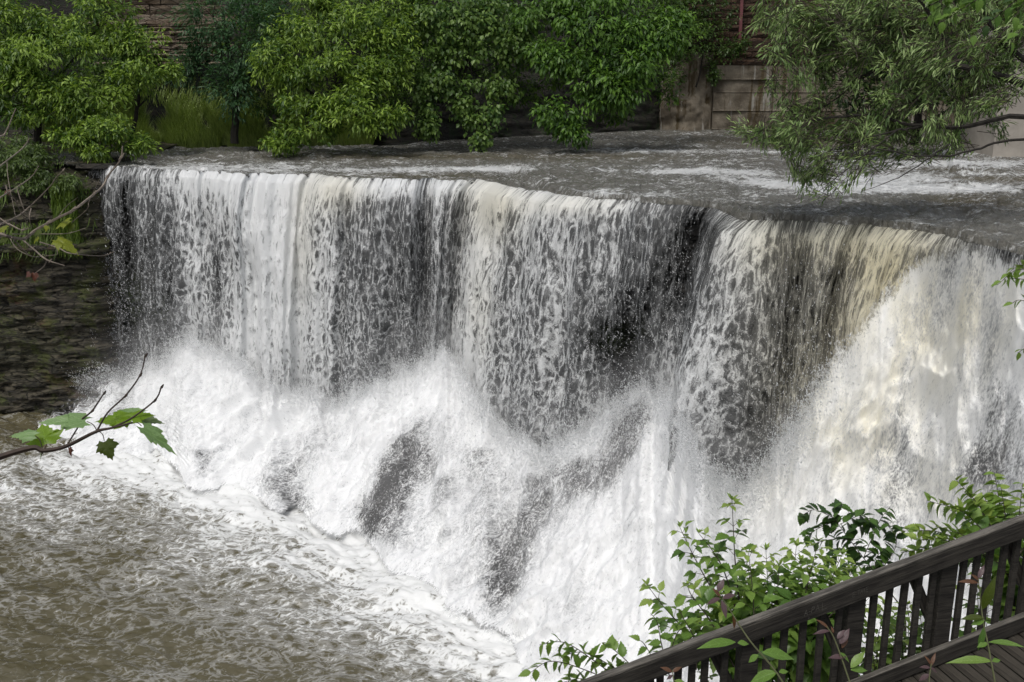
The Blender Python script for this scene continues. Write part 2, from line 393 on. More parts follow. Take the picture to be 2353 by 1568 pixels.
# rock wall behind the falls, in uneven ledges
def strata(x, z, s=1.0):
    """stepped beds: each bed has its own set-back along the face"""
    zz = z + 0.12 * (fbm(x * 0.35, z * 0.2, 3, 3) - 0.5) * 2
    k1 = np.floor(zz / 0.42); k2 = np.floor(zz / 0.13)
    a = vnoise(k1 * 7.3 + 0.5, np.floor(x / 1.7 + k1 * 0.37) * 3.1 + 0.5 + 0 * zz, 0.5) - 0.5
    b = vnoise(k2 * 5.1 + 0.5, np.floor(x / 0.6 + k2 * 0.61) * 2.3 + 0.5, 7.5) - 0.5
    c = fbm(x * 1.4, z * 4, 2, 4) - 0.5
    k3 = np.floor((zz + 0.03 * (fbm(x * 1.5, z, 6, 2) - 0.5)) / 0.055)
    d = vnoise(k3 * 3.7 + 0.5, np.floor(x / 0.28 + k3 * 0.77) * 1.7 + 0.5, 3.5) - 0.5
    return s * (0.36 * a + 0.16 * b + 0.22 * c + 0.20 * d)
bz = np.linspace(6.0, -0.6, 230); 
bu = arc[None, ::1]
WP = lps[None] + outn[None] * (0.0 - 0.35 * sm(0, 0.25, (6.0 - bz))[:, None] + strata(bu, bz[:, None], 0.9) * sm(0, 0.2, 6.0 - bz)[:, None])[..., None]
WP = np.broadcast_to(WP, (230, NCOL, 3)).copy(); WP[..., 2] = bz[:, None]
px_, py_ = proj(WP)
moss = np.clip(blobs(px_, py_, [(285, 690, 45, 60, 1.0), (385, 720, 26, 36, 0.9), (1350, 770, 45, 40, 1.1), (1400, 780, 40, 30, 1.0), (1270, 700, 30, 60, 0.5), (1470, 770, 25, 60, 0.4)], 0), 0, 1)
M_WETROCK = m_rock('wet_dark_rock', (0.012, 0.012, 0.012), (0.11, 0.106, 0.10), (0.07, 0.11, 0.015), 0.0, 0.2)
o = grid_obj('rock_face', WP, M_WETROCK, {'moss': moss}, smooth=False); tag(o, kind='structure')

# ------------------------------------------------------------------ whitewater over the rubble at the foot and the churning slope on the right
TOP = [(100, 930), (170, 905), (230, 880), (330, 850), (400, 815), (480, 790), (560, 835), (620, 890), (690, 925), (760, 920), (850, 880), (950, 840), (1030, 805), (1065, 850), (1100, 925),
       (1150, 1000), (1240, 1040), (1330, 990), (1410, 925), (1480, 890), (1540, 915), (1590, 1000), (1640, 1085), (1700, 1115), (1760, 1080), (1830, 980), (1900, 860), (1990, 760), (2080, 650), (2150, 592), (2230, 590), (2353, 618), (2500, 646), (2750, 685)]
POOL = [(60, 985), (150, 1025), (400, 1100), (650, 1195), (850, 1290), (1000, 1390), (1200, 1550), (1400, 1740), (1700, 1980), (2353, 2300), (2750, 2450)]
tx = np.array([a for a, b in TOP], float); ty = np.array([b for a, b in TOP], float)
qx = np.array([a for a, b in POOL], float); qy = np.array([b for a, b in POOL], float)
NW = 780; NB = 420
wx = np.linspace(90, 2700, NW)
ktop = np.interp(wx, tx, ty); kk = np.hanning(23); kk /= kk.sum(); ktop = np.convolve(np.pad(ktop, 11, 'edge'), kk, 'valid')
ktop = ktop + ((fbm(wx / 60, 0 * wx, 2, 4) - 0.5) * 60 + (fbm(wx / 14, 0 * wx, 5, 2) - 0.5) * 22) * np.interp(wx, [2100, 2200], [1, 0.55])
kpool = np.interp(wx, qx, qy) + (fbm(wx / 90, 0 * wx, 31, 3) - 0.5) * 130 * sm(60, 300, wx)
# depth at the upper edge: that of the falling sheet (or of the lip on the right)
step = 6
cx_, cy_, cY_ = PX[::step, ::step].ravel(), PY[::step, ::step].ravel(), CP[::step, ::step, 1].ravel()
Ytop = np.empty(NW)
for i, (a, b) in enumerate(zip(wx, ktop)):
    dd = (cx_ - a) ** 2 + (cy_ - b) ** 2; j = np.argsort(dd)[:5]
    Ytop[i] = np.average(cY_[j], weights=1 / (dd[j] + 30))
ylip = at_z(wx, lip_py(wx), 6.0)[:, 1]
ylip = ylip - 0.6; Ytop = np.where(wx > 2150, ylip, np.where(wx > 2100, Ytop * (2150 - wx) / 50 + ylip * (wx - 2100) / 50, Ytop))
kk = np.hanning(41); kk /= kk.sum(); Ytop = np.convolve(np.pad(Ytop, 20, 'edge'), kk, 'valid')
Ytop = Ytop - 0.28 - 0.75 * np.exp(-((wx - 1600) / 75) ** 2)
Ypool = at_z(wx, kpool, 0.0)[:, 1]
bb = np.linspace(-0.09, 1.04, NB)[:, None]
wy = ktop[None] + bb * (kpool - ktop)[None]
wy = np.where(bb < 0, ktop[None] + bb * 600, wy)
bc = np.clip(bb, 0, 1.1)
shape = np.interp(wx, [90, 1500, 1800, 2300], [0.9, 1.0, 1.15, 1.3])[None]
Yw = Ytop[None] + (Ypool - Ytop)[None] * bc ** shape
WX = np.broadcast_to(wx[None], wy.shape)
WPt = at_Y(WX, wy, Yw)
WPt[..., 2] = np.maximum(WPt[..., 2], -0.25)
fl = np.array([-0.42, -0.50, -0.76]); fl /= np.linalg.norm(fl)
ac = np.array([0.80, -0.60, 0.0])
fa = WPt @ ac; fb = WPt @ fl
flow = np.stack([fa, fb, 0 * fa], -1)
wn_ = fbm(fa * 0.9 + 40, fb * 0.5, 2, 3) - 0.5
bil = np.abs(fbm(fa * 1.7 + 3 + wn_, fb * 0.9 + wn_, 1, 3) - 0.5) * 2
bil2 = fbm(fa * 5 + wn_ * 3, fb * 2.6, 6, 3) - 0.5
bil3 = fbm(fa * 16, fb * 7, 8, 2) - 0.5
up = np.array([-0.25, -0.62, 0.74])
ampw = sm(-0.02, 0.12, bb) * (1 - 0.7 * sm(0.8, 1.0, bb))
hgt = 0.5 * (0.3 - bil) + 0.14 * bil2 + 0.10 * bil3
WPt = WPt + up * (ampw * hgt)[..., None]
WHT = [(905, 1125, 46, 84, -0.78, 28), (930, 1060, 70, 50, -0.35), (850, 1200, 40, 50, -0.5), (490, 1045, 36, 26, -0.55), (1400, 1010, 34, 110, -0.62, 28), (1330, 1120, 60, 60, -0.45, 20), (1260, 1180, 90, 60, -0.32), (1180, 1330, 55, 110, -0.62, 18),
       (1290, 1090, 70, 40, -0.3), (1110, 1060, 60, 40, -0.35), (690, 1140, 50, 34, -0.5), (260, 930, 50, 40, -0.30), (1450, 930, 30, 60, -0.5, 25), (1140, 1200, 60, 60, -0.2), (1530, 1300, 50, 60, -0.18), (1400, 1420, 60, 40, -0.2),
       (2300, 930, 60, 90, -0.35), (2330, 1080, 60, 90, -0.50), (2230, 1060, 40, 50, -0.45), (2200, 760, 50, 40, -0.12), (2060, 1090, 70, 70, -0.12), (1540, 1050, 50, 60, -0.2), (640, 980, 60, 60, -0.12), (1720, 1190, 60, 30, -0.2),
       (560, 1000, 40, 60, -0.1), (1000, 1100, 30, 60, -0.2)]
qxw, qyw = proj(WPt)
qwx = (fbm(fa * 0.8, fb * 0.5, 21, 4) - 0.5) * 150; qwy = (fbm(fa * 0.8, fb * 0.5, 27, 4) - 0.5) * 150
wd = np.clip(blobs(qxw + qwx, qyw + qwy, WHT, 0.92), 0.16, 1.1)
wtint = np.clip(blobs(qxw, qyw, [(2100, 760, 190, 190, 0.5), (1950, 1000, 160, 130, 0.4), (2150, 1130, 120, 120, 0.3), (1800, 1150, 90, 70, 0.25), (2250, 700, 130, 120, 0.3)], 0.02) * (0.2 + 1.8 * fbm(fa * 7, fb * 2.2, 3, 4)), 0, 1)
slp = np.gradient(np.convolve(np.pad(ktop, 10, 'edge'), np.ones(21) / 21, 'valid'), wx)
dpx = (wy - ktop[None]) / np.sqrt(1 + slp ** 2)[None]
edge = sm(-55, 30, dpx) * sm(95, 260, WX + 260 * (bb - 0.3)) * (1 - 0.95 * sm(0.90, 1.01, bb))
wd = wd + (fbm(fa * 1.0, fb * 0.25, 12, 4) - 0.50) * 1.0 * sm(0.0, 0.2, bb) * (1 - sm(0.75, 1, bb))
wd = wd + ((fbm(fa * 3.2, fb * 0.7, 15, 4) - 0.5) * 0.9 - 0.10) * sm(1850, 2100, WX)
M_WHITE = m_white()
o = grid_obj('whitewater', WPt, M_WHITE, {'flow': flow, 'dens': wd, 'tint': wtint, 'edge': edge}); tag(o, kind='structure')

# ------------------------------------------------------------------ upper river, from the far bank to the lip
NR, NCU = 240, 700
ux = np.linspace(120, 2900, NCU)
r_ = np.linspace(0, 1, NR)[:, None]
far_ = np.interp(ux, [120, 400, 900, 1300, 1700, 2353, 2900], [352, 350, 345, 322, 300, 300, 300])
uy = far_[None] * (1 - r_) + lip_py(ux)[None] * r_
UX = np.broadcast_to(ux[None], uy.shape)
UP = at_z(UX, uy, 6.0)
def line_below(px, py, pts):     # signed distance in py below a ledge drawn over the water
    a = np.array(pts, float); return py - np.interp(px, a[:, 0], a[:, 1])
e1 = line_below(UX, uy, [(120, 368), (700, 371), (1150, 374), (1200, 400), (1230, 430), (3000, 900)])
e2 = line_below(UX, uy, [(120, 300), (1180, 352), (1250, 346), (1700, 343), (2353, 352), (3000, 360)])
e3 = line_below(UX, uy, [(120, 0), (2160, 300), (2180, 420), (2353, 421), (3000, 425)])
UP[..., 2] += 0.14 * (1 - sm(-1, 5, e1)) + 0.07 * (1 - sm(-1, 4, e2)) + 0.16 * (1 - sm(-1, 6, e3)) * sm(2165, 2190, UX)
X_, Y_ = UP[..., 0], UP[..., 1]
wave = (fbm(X_ * 1.1, Y_ * 1.3, 0, 4) - 0.5) * 0.24 + (fbm(X_ * 4, Y_ * 4.5, 4, 4) - 0.5) * 0.15
UP[..., 2] += (fbm(X_ * 9, Y_ * 9, 14, 2) - 0.5) * 0.05 * sm(0, 0.05, r_)
UP[..., 2] += wave * sm(0, 0.03, 1 - r_) * sm(0, 0.05, r_)
UP[-1, :, 2] = 6.05
RIV = [(2050, 432, 230, 11, 0.75, 1), (2100, 380, 250, 30, 0.12), (1700, 380, 300, 40, 0.08), (2290, 400, 120, 6, 0.4), (1800, 424, 120, 8, 0.62, 5), (1570, 392, 80, 7, 0.5), (1720, 398, 60, 6, 0.45), (1380, 442, 45, 7, 0.5), (1650, 395, 110, 5, 0.3), (1830, 445, 110, 4, 0.35), (1420, 391, 60, 4, 0.25), (1150, 390, 70, 9, 0.55), (1000, 389, 190, 6, 0.55, -1), (600, 389, 200, 7, 0.42), (420, 385, 120, 8, 0.42),
       (2220, 375, 170, 7, 0.6), (2100, 410, 120, 9, 0.45), (2230, 432, 130, 7, 0.4), (1560, 347, 200, 4, 0.38), (1850, 349, 150, 4, 0.35), (650, 375, 300, 5, 0.2), (2200, 352, 120, 5, 0.25), (1510, 448, 60, 6, 0.28), (1600, 430, 200, 30, 0.06),
       (2270, 425, 80, 5, 0.3), (2250, 480, 120, 20, 0.05), (1250, 420, 60, 10, 0.12), (1480, 465, 80, 6, 0.3), (900, 404, 200, 8, 0.12), (1990, 412, 120, 10, 0.3), (1290, 360, 60, 5, 0.1)]
rpx, rpy = proj(UP)
rd = np.clip(blobs(rpx, rpy, RIV, 0.17), 0, 0.9)
rt = np.clip(blobs(rpx, rpy, [(2230, 465, 110, 22, 0.9), (2300, 412, 120, 8, 0.8), (1850, 540, 250, 14, 0.5), (950, 405, 230, 8, 0.5), (1350, 362, 300, 10, 0.45), (2200, 390, 120, 5, 0.5), (900, 360, 300, 6, 0.6), (1900, 325, 300, 14, 0.7)], 0.1), 0, 1)
M_RIVER = m_river()
o = grid_obj('river', UP, M_RIVER, {'dens': rd, 'tint': rt}, flip=False); tag(o, kind='structure')

# ------------------------------------------------------------------ pool below
NR, NCU = 460, 760
pxs = np.linspace(-500, 3000, NCU); pys = np.concatenate([np.linspace(905, 1620, NR - 90), np.linspace(1625, 2900, 90)])
GX, GY = np.meshgrid(pxs, pys)
PP = at_z(GX, GY, 0.0)
dpool = GX * 0 + (np.interp(GX, qx, qy) - GY)           # >0 above the foam line
dfar = -dpool
X_, Y_ = PP[..., 0], PP[..., 1]
c_, s_ = math.cos(0.5), math.sin(0.5)
Xr, Yr = X_ * c_ - Y_ * s_, X_ * s_ + Y_ * c_
near = np.exp(-np.maximum(dfar, 0) / 260)
wv = (fbm(Xr * 0.8, Yr * 1.6, 0, 3) - 0.5) * (0.14 + 0.3 * near) + (fbm(Xr * 3, Yr * 6.5, 3, 4) - 0.5) * (0.075 + 0.10 * near) 
PP[..., 2] += wv
pd = 0.92 * np.exp(-(np.maximum(dfar - 25, 0) / 150) ** 1.1) + 0.15 * np.exp(-np.maximum(dfar, 0) / 500)
pd = pd + (fbm(Xr * 0.22, Yr * 0.8, 7, 4) - 0.48) * 0.5
pd = np.where(dfar < 30, np.maximum(pd, 1.15), pd)
pd = pd - 1.1 * (1 - sm(60, 330, GX)) * (1 - sm(1000, 1075, GY)) 
M_POOL = m_pool()
o = grid_obj('pool', PP, M_POOL, {'dens': np.clip(pd, 0.0, 1.2)}); tag(o, kind='structure')

# ------------------------------------------------------------------ spray: fine drops thrown up along the foot and off the thin streams
def drops(P, size, axis, rng, asp):
    n = len(P); R = rng.normal(size=(n, 3)); ax = axis / np.linalg.norm(axis, axis=1, keepdims=True)
    s1 = np.cross(ax, R); s1 /= np.linalg.norm(s1, axis=1, keepdims=True) + 1e-9; s2 = np.cross(ax, s1)
    z = size[:, None]
    v = np.stack([P + ax * z * asp[:, None], P + s1 * z * 0.6 - ax * z * 0.4, P - s1 * z * 0.4 + s2 * z * 0.55 - ax * z * 0.4, P - s1 * z * 0.4 - s2 * z * 0.55 - ax * z * 0.4], 1).reshape(-1, 3)
    i = np.arange(n)[:, None] * 4
    f = np.concatenate([i + [0, 1, 2], i + [0, 2, 3], i + [0, 3, 1], i + [1, 3, 2]], 0); return v, f.astype(np.int32)
Rg = np.random.RandomState(77)
nb = 90000
u_ = Rg.randint(30, NW - 60, nb)
b_ = np.clip(np.where(Rg.rand(nb) < 0.9, np.abs(Rg.normal(0, 0.07, nb)) - 0.015, Rg.rand(nb) * 0.8), -0.03, 1)
bi = np.clip(((b_ + 0.09) / 1.13 * NB).astype(int), 0, NB - 1)
P0 = WPt[bi, u_] + Rg.normal(size=(nb, 3)) * 0.05
thr = np.abs(Rg.normal(0, 1, nb))
P0 = P0 + (np.array([-0.30, -0.45, 0.62]) * (thr * np.where(b_ < 0.15, 0.30, 0.12))[:, None])
keep = (WX[bi, u_] < 1850 + 120 * Rg.rand(nb)) ; P0 = P0[keep]; m1 = len(P0)
# drops falling free in front of the thin parts of the sheet
n2_ = 60000
ci = Rg.randint(0, NCOL, n2_ * 3); ri = Rg.randint(6, NV - 20, n2_ * 3)
pr = np.clip(0.75 - dens[ri, ci], 0.04, 1) * np.clip(ri / NV * 2.2, 0.15, 1) * (PY[ri, ci] < 1200)
kp = Rg.rand(n2_ * 3) < pr * 0.5; ci, ri = ci[kp], ri[kp]
P1 = CP[ri, ci] + outn[ci] * (np.abs(Rg.normal(0, 0.16, len(ci))) + 0.02)[:, None] + Rg.normal(size=(len(ci), 3)) * 0.03
PA = np.concatenate([P0, P1]); nA = len(PA)
size = np.exp(Rg.normal(-4.95, 0.42, nA)); ax = Rg.normal(size=(nA, 3)) * 0.35 + np.array([-0.25, -0.3, 0.9])
v, f = drops(PA, size, ax, Rg, Rg.uniform(1.0, 3.2, nA))
t = NT('spray_drops'); t.fin((0.93, 0.94, 0.95), 0.5, None, 0.3)
tr = t.n('BsdfTranslucent'); tr.inputs[0].default_value = (0.97, 0.98, 0.98, 1)
mx = t.n('MixShader'); mx.inputs[0].default_value = 0.5; t.t.links.new(t.b.outputs[0], mx.inputs[1]); t.t.links.new(tr.outputs[0], mx.inputs[2]); t.t.links.new(mx.outputs[0], t.out.inputs[0]); M_DROP = t.m
o = obj('spray', mesh('spray', v, f, M_DROP)); tag(o, 'white drops of spray flying off the falls and their foot', 'spray', kind='stuff')
# mist hanging over the foot of the falls: one closed thin cloud of even density
NMa, NMb = 150, 60
ia = np.linspace(8, NW - 10, NMa).astype(int); mb_ = np.linspace(-0.30, 0.75, NMb)
kt = ktop[ia]; kp_ = kpool[ia]
base_ = at_Y(np.broadcast_to(wx[ia][None], (NMb, NMa)), np.where(mb_[:, None] < 0, kt[None] + mb_[:, None] * 420, kt[None] + mb_[:, None] * (kp_ - kt)[None]),
             Ytop[ia][None] + (Ypool - Ytop)[ia][None] * np.clip(mb_, 0, 1)[:, None])
th = (np.sin(np.pi * np.clip((mb_ + 0.30) / 1.05, 0, 1)) ** 0.8)[:, None] * (0.25 + 0.9 * fbm(ia[None] / 45.0, mb_[:, None] * 7, 4, 3)) * sm(0, 14, np.arange(NMa))[None] * sm(0, 14, NMa - 1 - np.arange(NMa))[None]
th = th * (1 - 0.85 * sm(1750, 2050, wx[ia]))[None]
fr_ = base_ + np.array([-0.3, -0.75, 0.45]) * (th * 1.0 + 0.01)[..., None]
bk_ = base_ - np.array([-0.3, -0.75, 0.3]) * (th * 0.8 + 0.01)[..., None]
gf = grid_faces(NMb, NMa); nM = NMa * NMb
idx = np.arange(nM).reshape(NMb, NMa); ring = np.concatenate([idx[0], idx[1:, -1], idx[-1, :-1][::-1], idx[1:-1, 0][::-1]])
side = np.stack([ring, np.roll(ring, -1), np.roll(ring, -1) + nM, ring + nM], 1)
mt = bpy.data.materials.new('mist'); mt.use_nodes = True; mt.node_tree.nodes.clear()
mo_ = mt.node_tree.nodes.new('ShaderNodeOutputMaterial'); pv = mt.node_tree.nodes.new('ShaderNodeVolumePrincipled')
pv.inputs['Color'].default_value = (1, 1, 1, 1); pv.inputs['Density'].default_value = 0.16; pv.inputs['Anisotropy'].default_value = 0.2
mt.node_tree.links.new(pv.outputs[0], mo_.inputs['Volume'])
o = obj('mist', mesh('mist', np.concatenate([fr_.reshape(-1, 3), bk_.reshape(-1, 3)]), np.concatenate([gf[:, ::-1], gf + nM, side]).astype(np.int32), mt))
tag(o, 'pale mist drifting up from the foot of the falls', 'mist', kind='stuff')

# ================================================================== banks, walls, trees
def tube(pts, rad, sides=6):
    pts = [Vector(p) for p in pts]; n = len(pts)
    if not hasattr(rad, '__len__'): rad = [rad] * n
    vs_, fs = [], []
    ref = Vector((0.3, 0.2, 1)).normalized()
    for i, p in enumerate(pts):
        d = (pts[min(i + 1, n - 1)] - pts[max(i - 1, 0)]).normalized()
        a = d.cross(ref)
        if a.length < 1e-3: a = d.cross(Vector((1, 0, 0)))
        a.normalize(); b = d.cross(a)
        for k_ in range(sides):
            t = 2 * math.pi * k_ / sides
            vs_.append(p + (a * math.cos(t) + b * math.sin(t)) * rad[i])
    for i in range(n - 1):
        for k_ in range(sides):
            j = (k_ + 1) % sides
            fs.append([i * sides + k_, i * sides + j, (i + 1) * sides + j, (i + 1) * sides + k_])
    fs.append(list(range(sides))[::-1]); fs.append([(n - 1) * sides + k_ for k_ in range(sides)])
    return vs_, fs
class MB:
    def __init__(s): s.v, s.f = [], []
    def add(s, vf):
        o_ = len(s.v); s.v += [tuple(p) for p in vf[0]]; s.f += [[i + o_ for i in f] for f in vf[1]]; return s
    def tube(s, pts, rad, sides=6): return s.add(tube(pts, rad, sides))
    def box(s, c, size, M=None):
        x, y, z = [q / 2 for q in size]; c = Vector(c)
        vs_ = [Vector((a * x, b * y, d * z)) for a in (-1, 1) for b in (-1, 1) for d in (-1, 1)]
        if M is not None: vs_ = [M @ p for p in vs_]
        return s.add(([p + c for p in vs_], [[0, 1, 3, 2], [4, 6, 7, 5], [0, 4, 5, 1], [2, 3, 7, 6], [0, 2, 6, 4], [1, 5, 7, 3]]))
    def build(s, name, mat, parent=None, smooth=False, loc=None):
        v = np.array(s.v, float)
        if loc is not None: v = v - np.array(loc)
        me = mesh(name, v, s.f, mat)
        if smooth: me.polygons.foreach_set('use_smooth', [True] * len(me.polygons))
        o_ = obj(name, me, parent)
        if loc is not None and parent is None: o_.location = loc
        return o_
def curve_pts(pts, n=8, wob=0.0, rng=random):
    """Catmull-Rom through pts"""
    P = [Vector(p) for p in pts]; P = [2 * P[0] - P[1]] + P + [2 * P[-1] - P[-2]]; r = []
    for i in range(1, len(P) - 2):
        for k_ in range(n):
            t = k_ / n; a, b, c, d = P[i - 1:i + 3]
            q = 0.5 * ((2 * b) + (c - a) * t + (2 * a - 5 * b + 4 * c - d) * t * t + (3 * b - a - 3 * c + d) * t ** 3)
            r.append(q + Vector((rng.uniform(-wob, wob), rng.uniform(-wob, wob), rng.uniform(-wob, wob))))
    r.append(P[-2]); return r

# --- leaves by the thousand, as one crown mesh
rs = np.random.RandomState(11)
def unit(a): return a / np.maximum(np.linalg.norm(a, axis=-1, keepdims=True), 1e-9)
def leaves_mesh(name, base, d, nrm, L, Wd, tone, mat, tri=2):
    """base Nx3 leaf foot, d direction, nrm rough normal, lengths, widths, tone Nx3. Folded four-corner leaves with a drooping tip"""
    d = unit(d); side = unit(np.cross(d, nrm)); nn = unit(np.cross(side, d))
    L = L[:, None]; Wd = Wd[:, None]
    mid = base + d * L * 0.42
    l = mid + side * Wd * 0.5 + nn * Wd * 0.14; r = mid - side * Wd * 0.5 + nn * Wd * 0.14
    tip = base + d * L - nn * L * 0.12
    v = np.stack([base, r, tip, l], 1).reshape(-1, 3)
    i = np.arange(len(base))[:, None] * 4
    f = np.concatenate([i + [0, 1, 2], i + [0, 2, 3]], 0)
    t4 = np.concatenate([tone, np.ones((len(tone), 1))], 1); t4 = np.repeat(t4, 4, 0)
    return mesh(name, v, f.astype(np.int32), mat, {'tone': t4})
def sprays(cent, outd, per, spread, L, ratio, lo, hi, droop=0.6, palm=True):
    """clusters of leaves: cent Mx3, outd Mx3 -> arrays for leaves_mesh"""
    M_ = len(cent); n = M_ * per
    c = np.repeat(cent, per, 0); o_ = np.repeat(unit(outd), per, 0)
    rv = unit(rs.normal(size=(n, 3)))
    if palm:    # radiating from the twig end, hanging
        perp = unit(rv - o_ * (rv * o_).sum(1)[:, None])
        dd = unit(o_ * rs.uniform(0.1, 0.9, (n, 1)) + perp * 0.9 + np.array([0, 0, -droop]))
        base = c + perp * spread * rs.uniform(0.0, 0.9, (n, 1)) + o_ * spread * rs.uniform(-0.9, 0.5, (n, 1))
    else:
        dd = unit(o_ + rv * 0.45 + np.array([0, 0, -droop * 0.5]))
        base = c + o_ * spread * rs.uniform(-1.0, 1.2, (n, 1)) + rv * spread * 0.3
    nrm = unit(np.array([0, -0.25, 1.0]) + rs.normal(size=(n, 3)) * 0.35)
    s_ = np.repeat(rs.rand(M_, 1) ** 1.3, per, 0); s_ = np.clip(s_ + rs.uniform(-0.18, 0.18, (n, 1)), 0, 1)
    tone = np.array(lo) * (1 - s_) + np.array(hi) * s_
    Ls = L * rs.uniform(0.65, 1.25, n)
    return base, dd, nrm, Ls, Ls * ratio * rs.uniform(0.8, 1.2, n), tone
def cat(parts): return [np.concatenate(a, 0) for a in zip(*parts)]
def crown_points(blobs_, n_per_area, sub=2.6, inner=0.25, seed=0):
    """points on lumpy clumps within big blobs. blob = (px, py, Y, rx_px, ry_px)"""
    cs, os_ = [], []
    R = np.random.RandomState(seed)
    for bx, by, Y, rx, ry in blobs_:
        c = at_Y(bx, by, Y); sx = rx * Y / F; sz = ry * Y / F; sy = (sx + sz) / 2 * 0.8
        # lumps on the blob's surface
        nl = max(4, int(sub * 7)); 
        ld = unit(R.normal(size=(nl, 3))); ld[:, 1] = -np.abs(ld[:, 1]) * R.choice([1, 1, 1, -0.6], nl)
        lc = c + ld * np.array([sx, sy, sz]) * R.uniform(0.55, 0.85, (nl, 1)); lr = (sx + sz) / 2 * R.uniform(0.15, 0.48, nl)
        area = rx * ry
        n = int(area * n_per_area / nl) + 2
        for q, r in zip(lc, lr):
            u = unit(R.normal(size=(n, 3))); u[:, 2] = u[:, 2] * 0.9 + 0.25; u = unit(u)
            rr = r * np.where(R.rand(n, 1) < inner, R.uniform(0.3, 0.9, (n, 1)), R.uniform(0.85, 1.15, (n, 1)))
            cs.append(q + u * rr * np.array([1.25, 1.0, 0.62])); os_.append(unit(u * 0.7 + ld[0] * 0 + np.array([0, -0.3, 0.15]) + unit(q - c) * 0.5))
    return np.concatenate(cs), np.concatenate(os_)
M_LEAF = m_leaf('broad_leaves', 0.38)
M_WILLOW = m_leaf('willow_leaves', 0.30, 0.38)
M_BARK = m_plain('bark', (0.055, 0.045, 0.033), 0.85, 0.4, 14, 0.8, 0.02)
M_BARKD = m_plain('dark_bark', (0.022, 0.019, 0.015), 0.8, 0.4, 14, 0.8, 0.02)
YG_LO, YG_HI = (0.045, 0.105, 0.016), (0.34, 0.49, 0.08)
MG_LO, MG_HI = (0.045, 0.105, 0.020), (0.16, 0.29, 0.05)
BG_LO, BG_HI = (0.030, 0.080, 0.032), (0.10, 0.20, 0.085)
DG_LO, DG_HI = (0.03, 0.065, 0.012), (0.10, 0.18, 0.035)
def tree(name, label, cat_, blobs_, foot, npa, per, spread, L, ratio, lo, hi, seed, droop=0.6, palm=True, trunk=0.12, group=None, inner=0.25, sub=2.6):
    t = empty(name, foot, label, cat_, group)
    c, o_ = crown_points(blobs_, npa, sub, inner, seed)
    me = leaves_mesh('crown', *sprays(c, o_, per, spread, L, ratio, lo, hi, droop, palm), M_LEAF)
    me.transform(Matrix.Translation(-Vector(foot)))
    obj('crown', me, t)
    R = random.Random(seed)
    mb = MB(); f = Vector(foot)
    cs = [Vector(at_Y(b[0], b[1], b[2]).tolist()) for b in blobs_]
    ctr = sum(cs, Vector()) / len(cs)
    top = Vector((ctr.x, ctr.y, max(c_.z for c_ in cs)))
    tp = curve_pts([f, f.lerp(top, 0.4) + Vector((0.1, 0.1, 0.1)), top], 5, 0.02, R)
    mb.tube(tp, [trunk * (1 - 0.75 * i / len(tp)) for i in range(len(tp))], 7)
    for q in cs:
        s0 = tp[R.randint(2, max(2, len(tp) - 3))]
        bp = curve_pts([s0, s0.lerp(q, 0.5) + Vector((0, 0, -0.1)), q], 4, 0.02, R)
        mb.tube(bp, [trunk * 0.45 * (1 - 0.8 * i / len(bp)) for i in range(len(bp))], 5)
        for k_ in range(5):
            q2 = q + Vector((R.uniform(-1, 1), R.uniform(-0.7, 0.3), R.uniform(-0.6, 0.7))) * 0.9
            mb.tube([q, q.lerp(q2, 0.3) + Vector((0, 0, 0.05)), q.lerp(q2, 0.7) + Vector((0, 0, 0.05)), q2], [trunk * 0.1, trunk * 0.08, trunk * 0.05, 0.004], 4)
    o2 = mb.build('trunk', M_BARKD, t); o2.data.transform(Matrix.Translation(-f)); return t

# --- terrain behind the river
M_SOIL = m_rock('dark_soil', (0.010, 0.009, 0.006), (0.040, 0.034, 0.022), (0.022, 0.042, 0.010), 0.9, 0.6)  # dark soil and rock with green patches
M_CLIFF = m_rock('layered_shale', (0.018, 0.016, 0.013), (0.080, 0.070, 0.055), (0.04, 0.055, 0.015), 0.35, 0.5)
hx = np.linspace(-1100, 3400, 560)
fbase = at_z(hx, np.interp(hx, [100, 400, 900, 1300, 1620, 1800, 2353, 2900, 3400], [352, 350, 345, 322, 304, 304, 304, 304, 304]), 6.0)
hz = np.linspace(-0.5, 9.0, 130)
back = np.interp(hx, [100, 500, 800, 900, 1500, 1620, 2900], [0.75, 0.8, 0.6, 0.22, 0.15, 0.1, 0.2])
HT = np.zeros((130, 560, 3)); HT[..., 0] = fbase[None, :, 0] * (1 + 0.02 * hz[:, None]); HT[..., 2] = 6.0 + hz[:, None]
HT[..., 1] = fbase[None, :, 1] + 0.1 + np.maximum(hz, 0)[:, None] * back[None] + strata(HT[..., 0], HT[..., 2], 1.1) * sm(700, 900, hx)[None] + (fbm(HT[..., 0] * 0.8, HT[..., 2] * 0.8, 1, 4) - 0.5) * 0.9
o = grid_obj('far_bank', HT, M_SOIL, {'moss': np.zeros(HT.shape[:2])}, smooth=False, flip=True); tag(o, kind='structure')
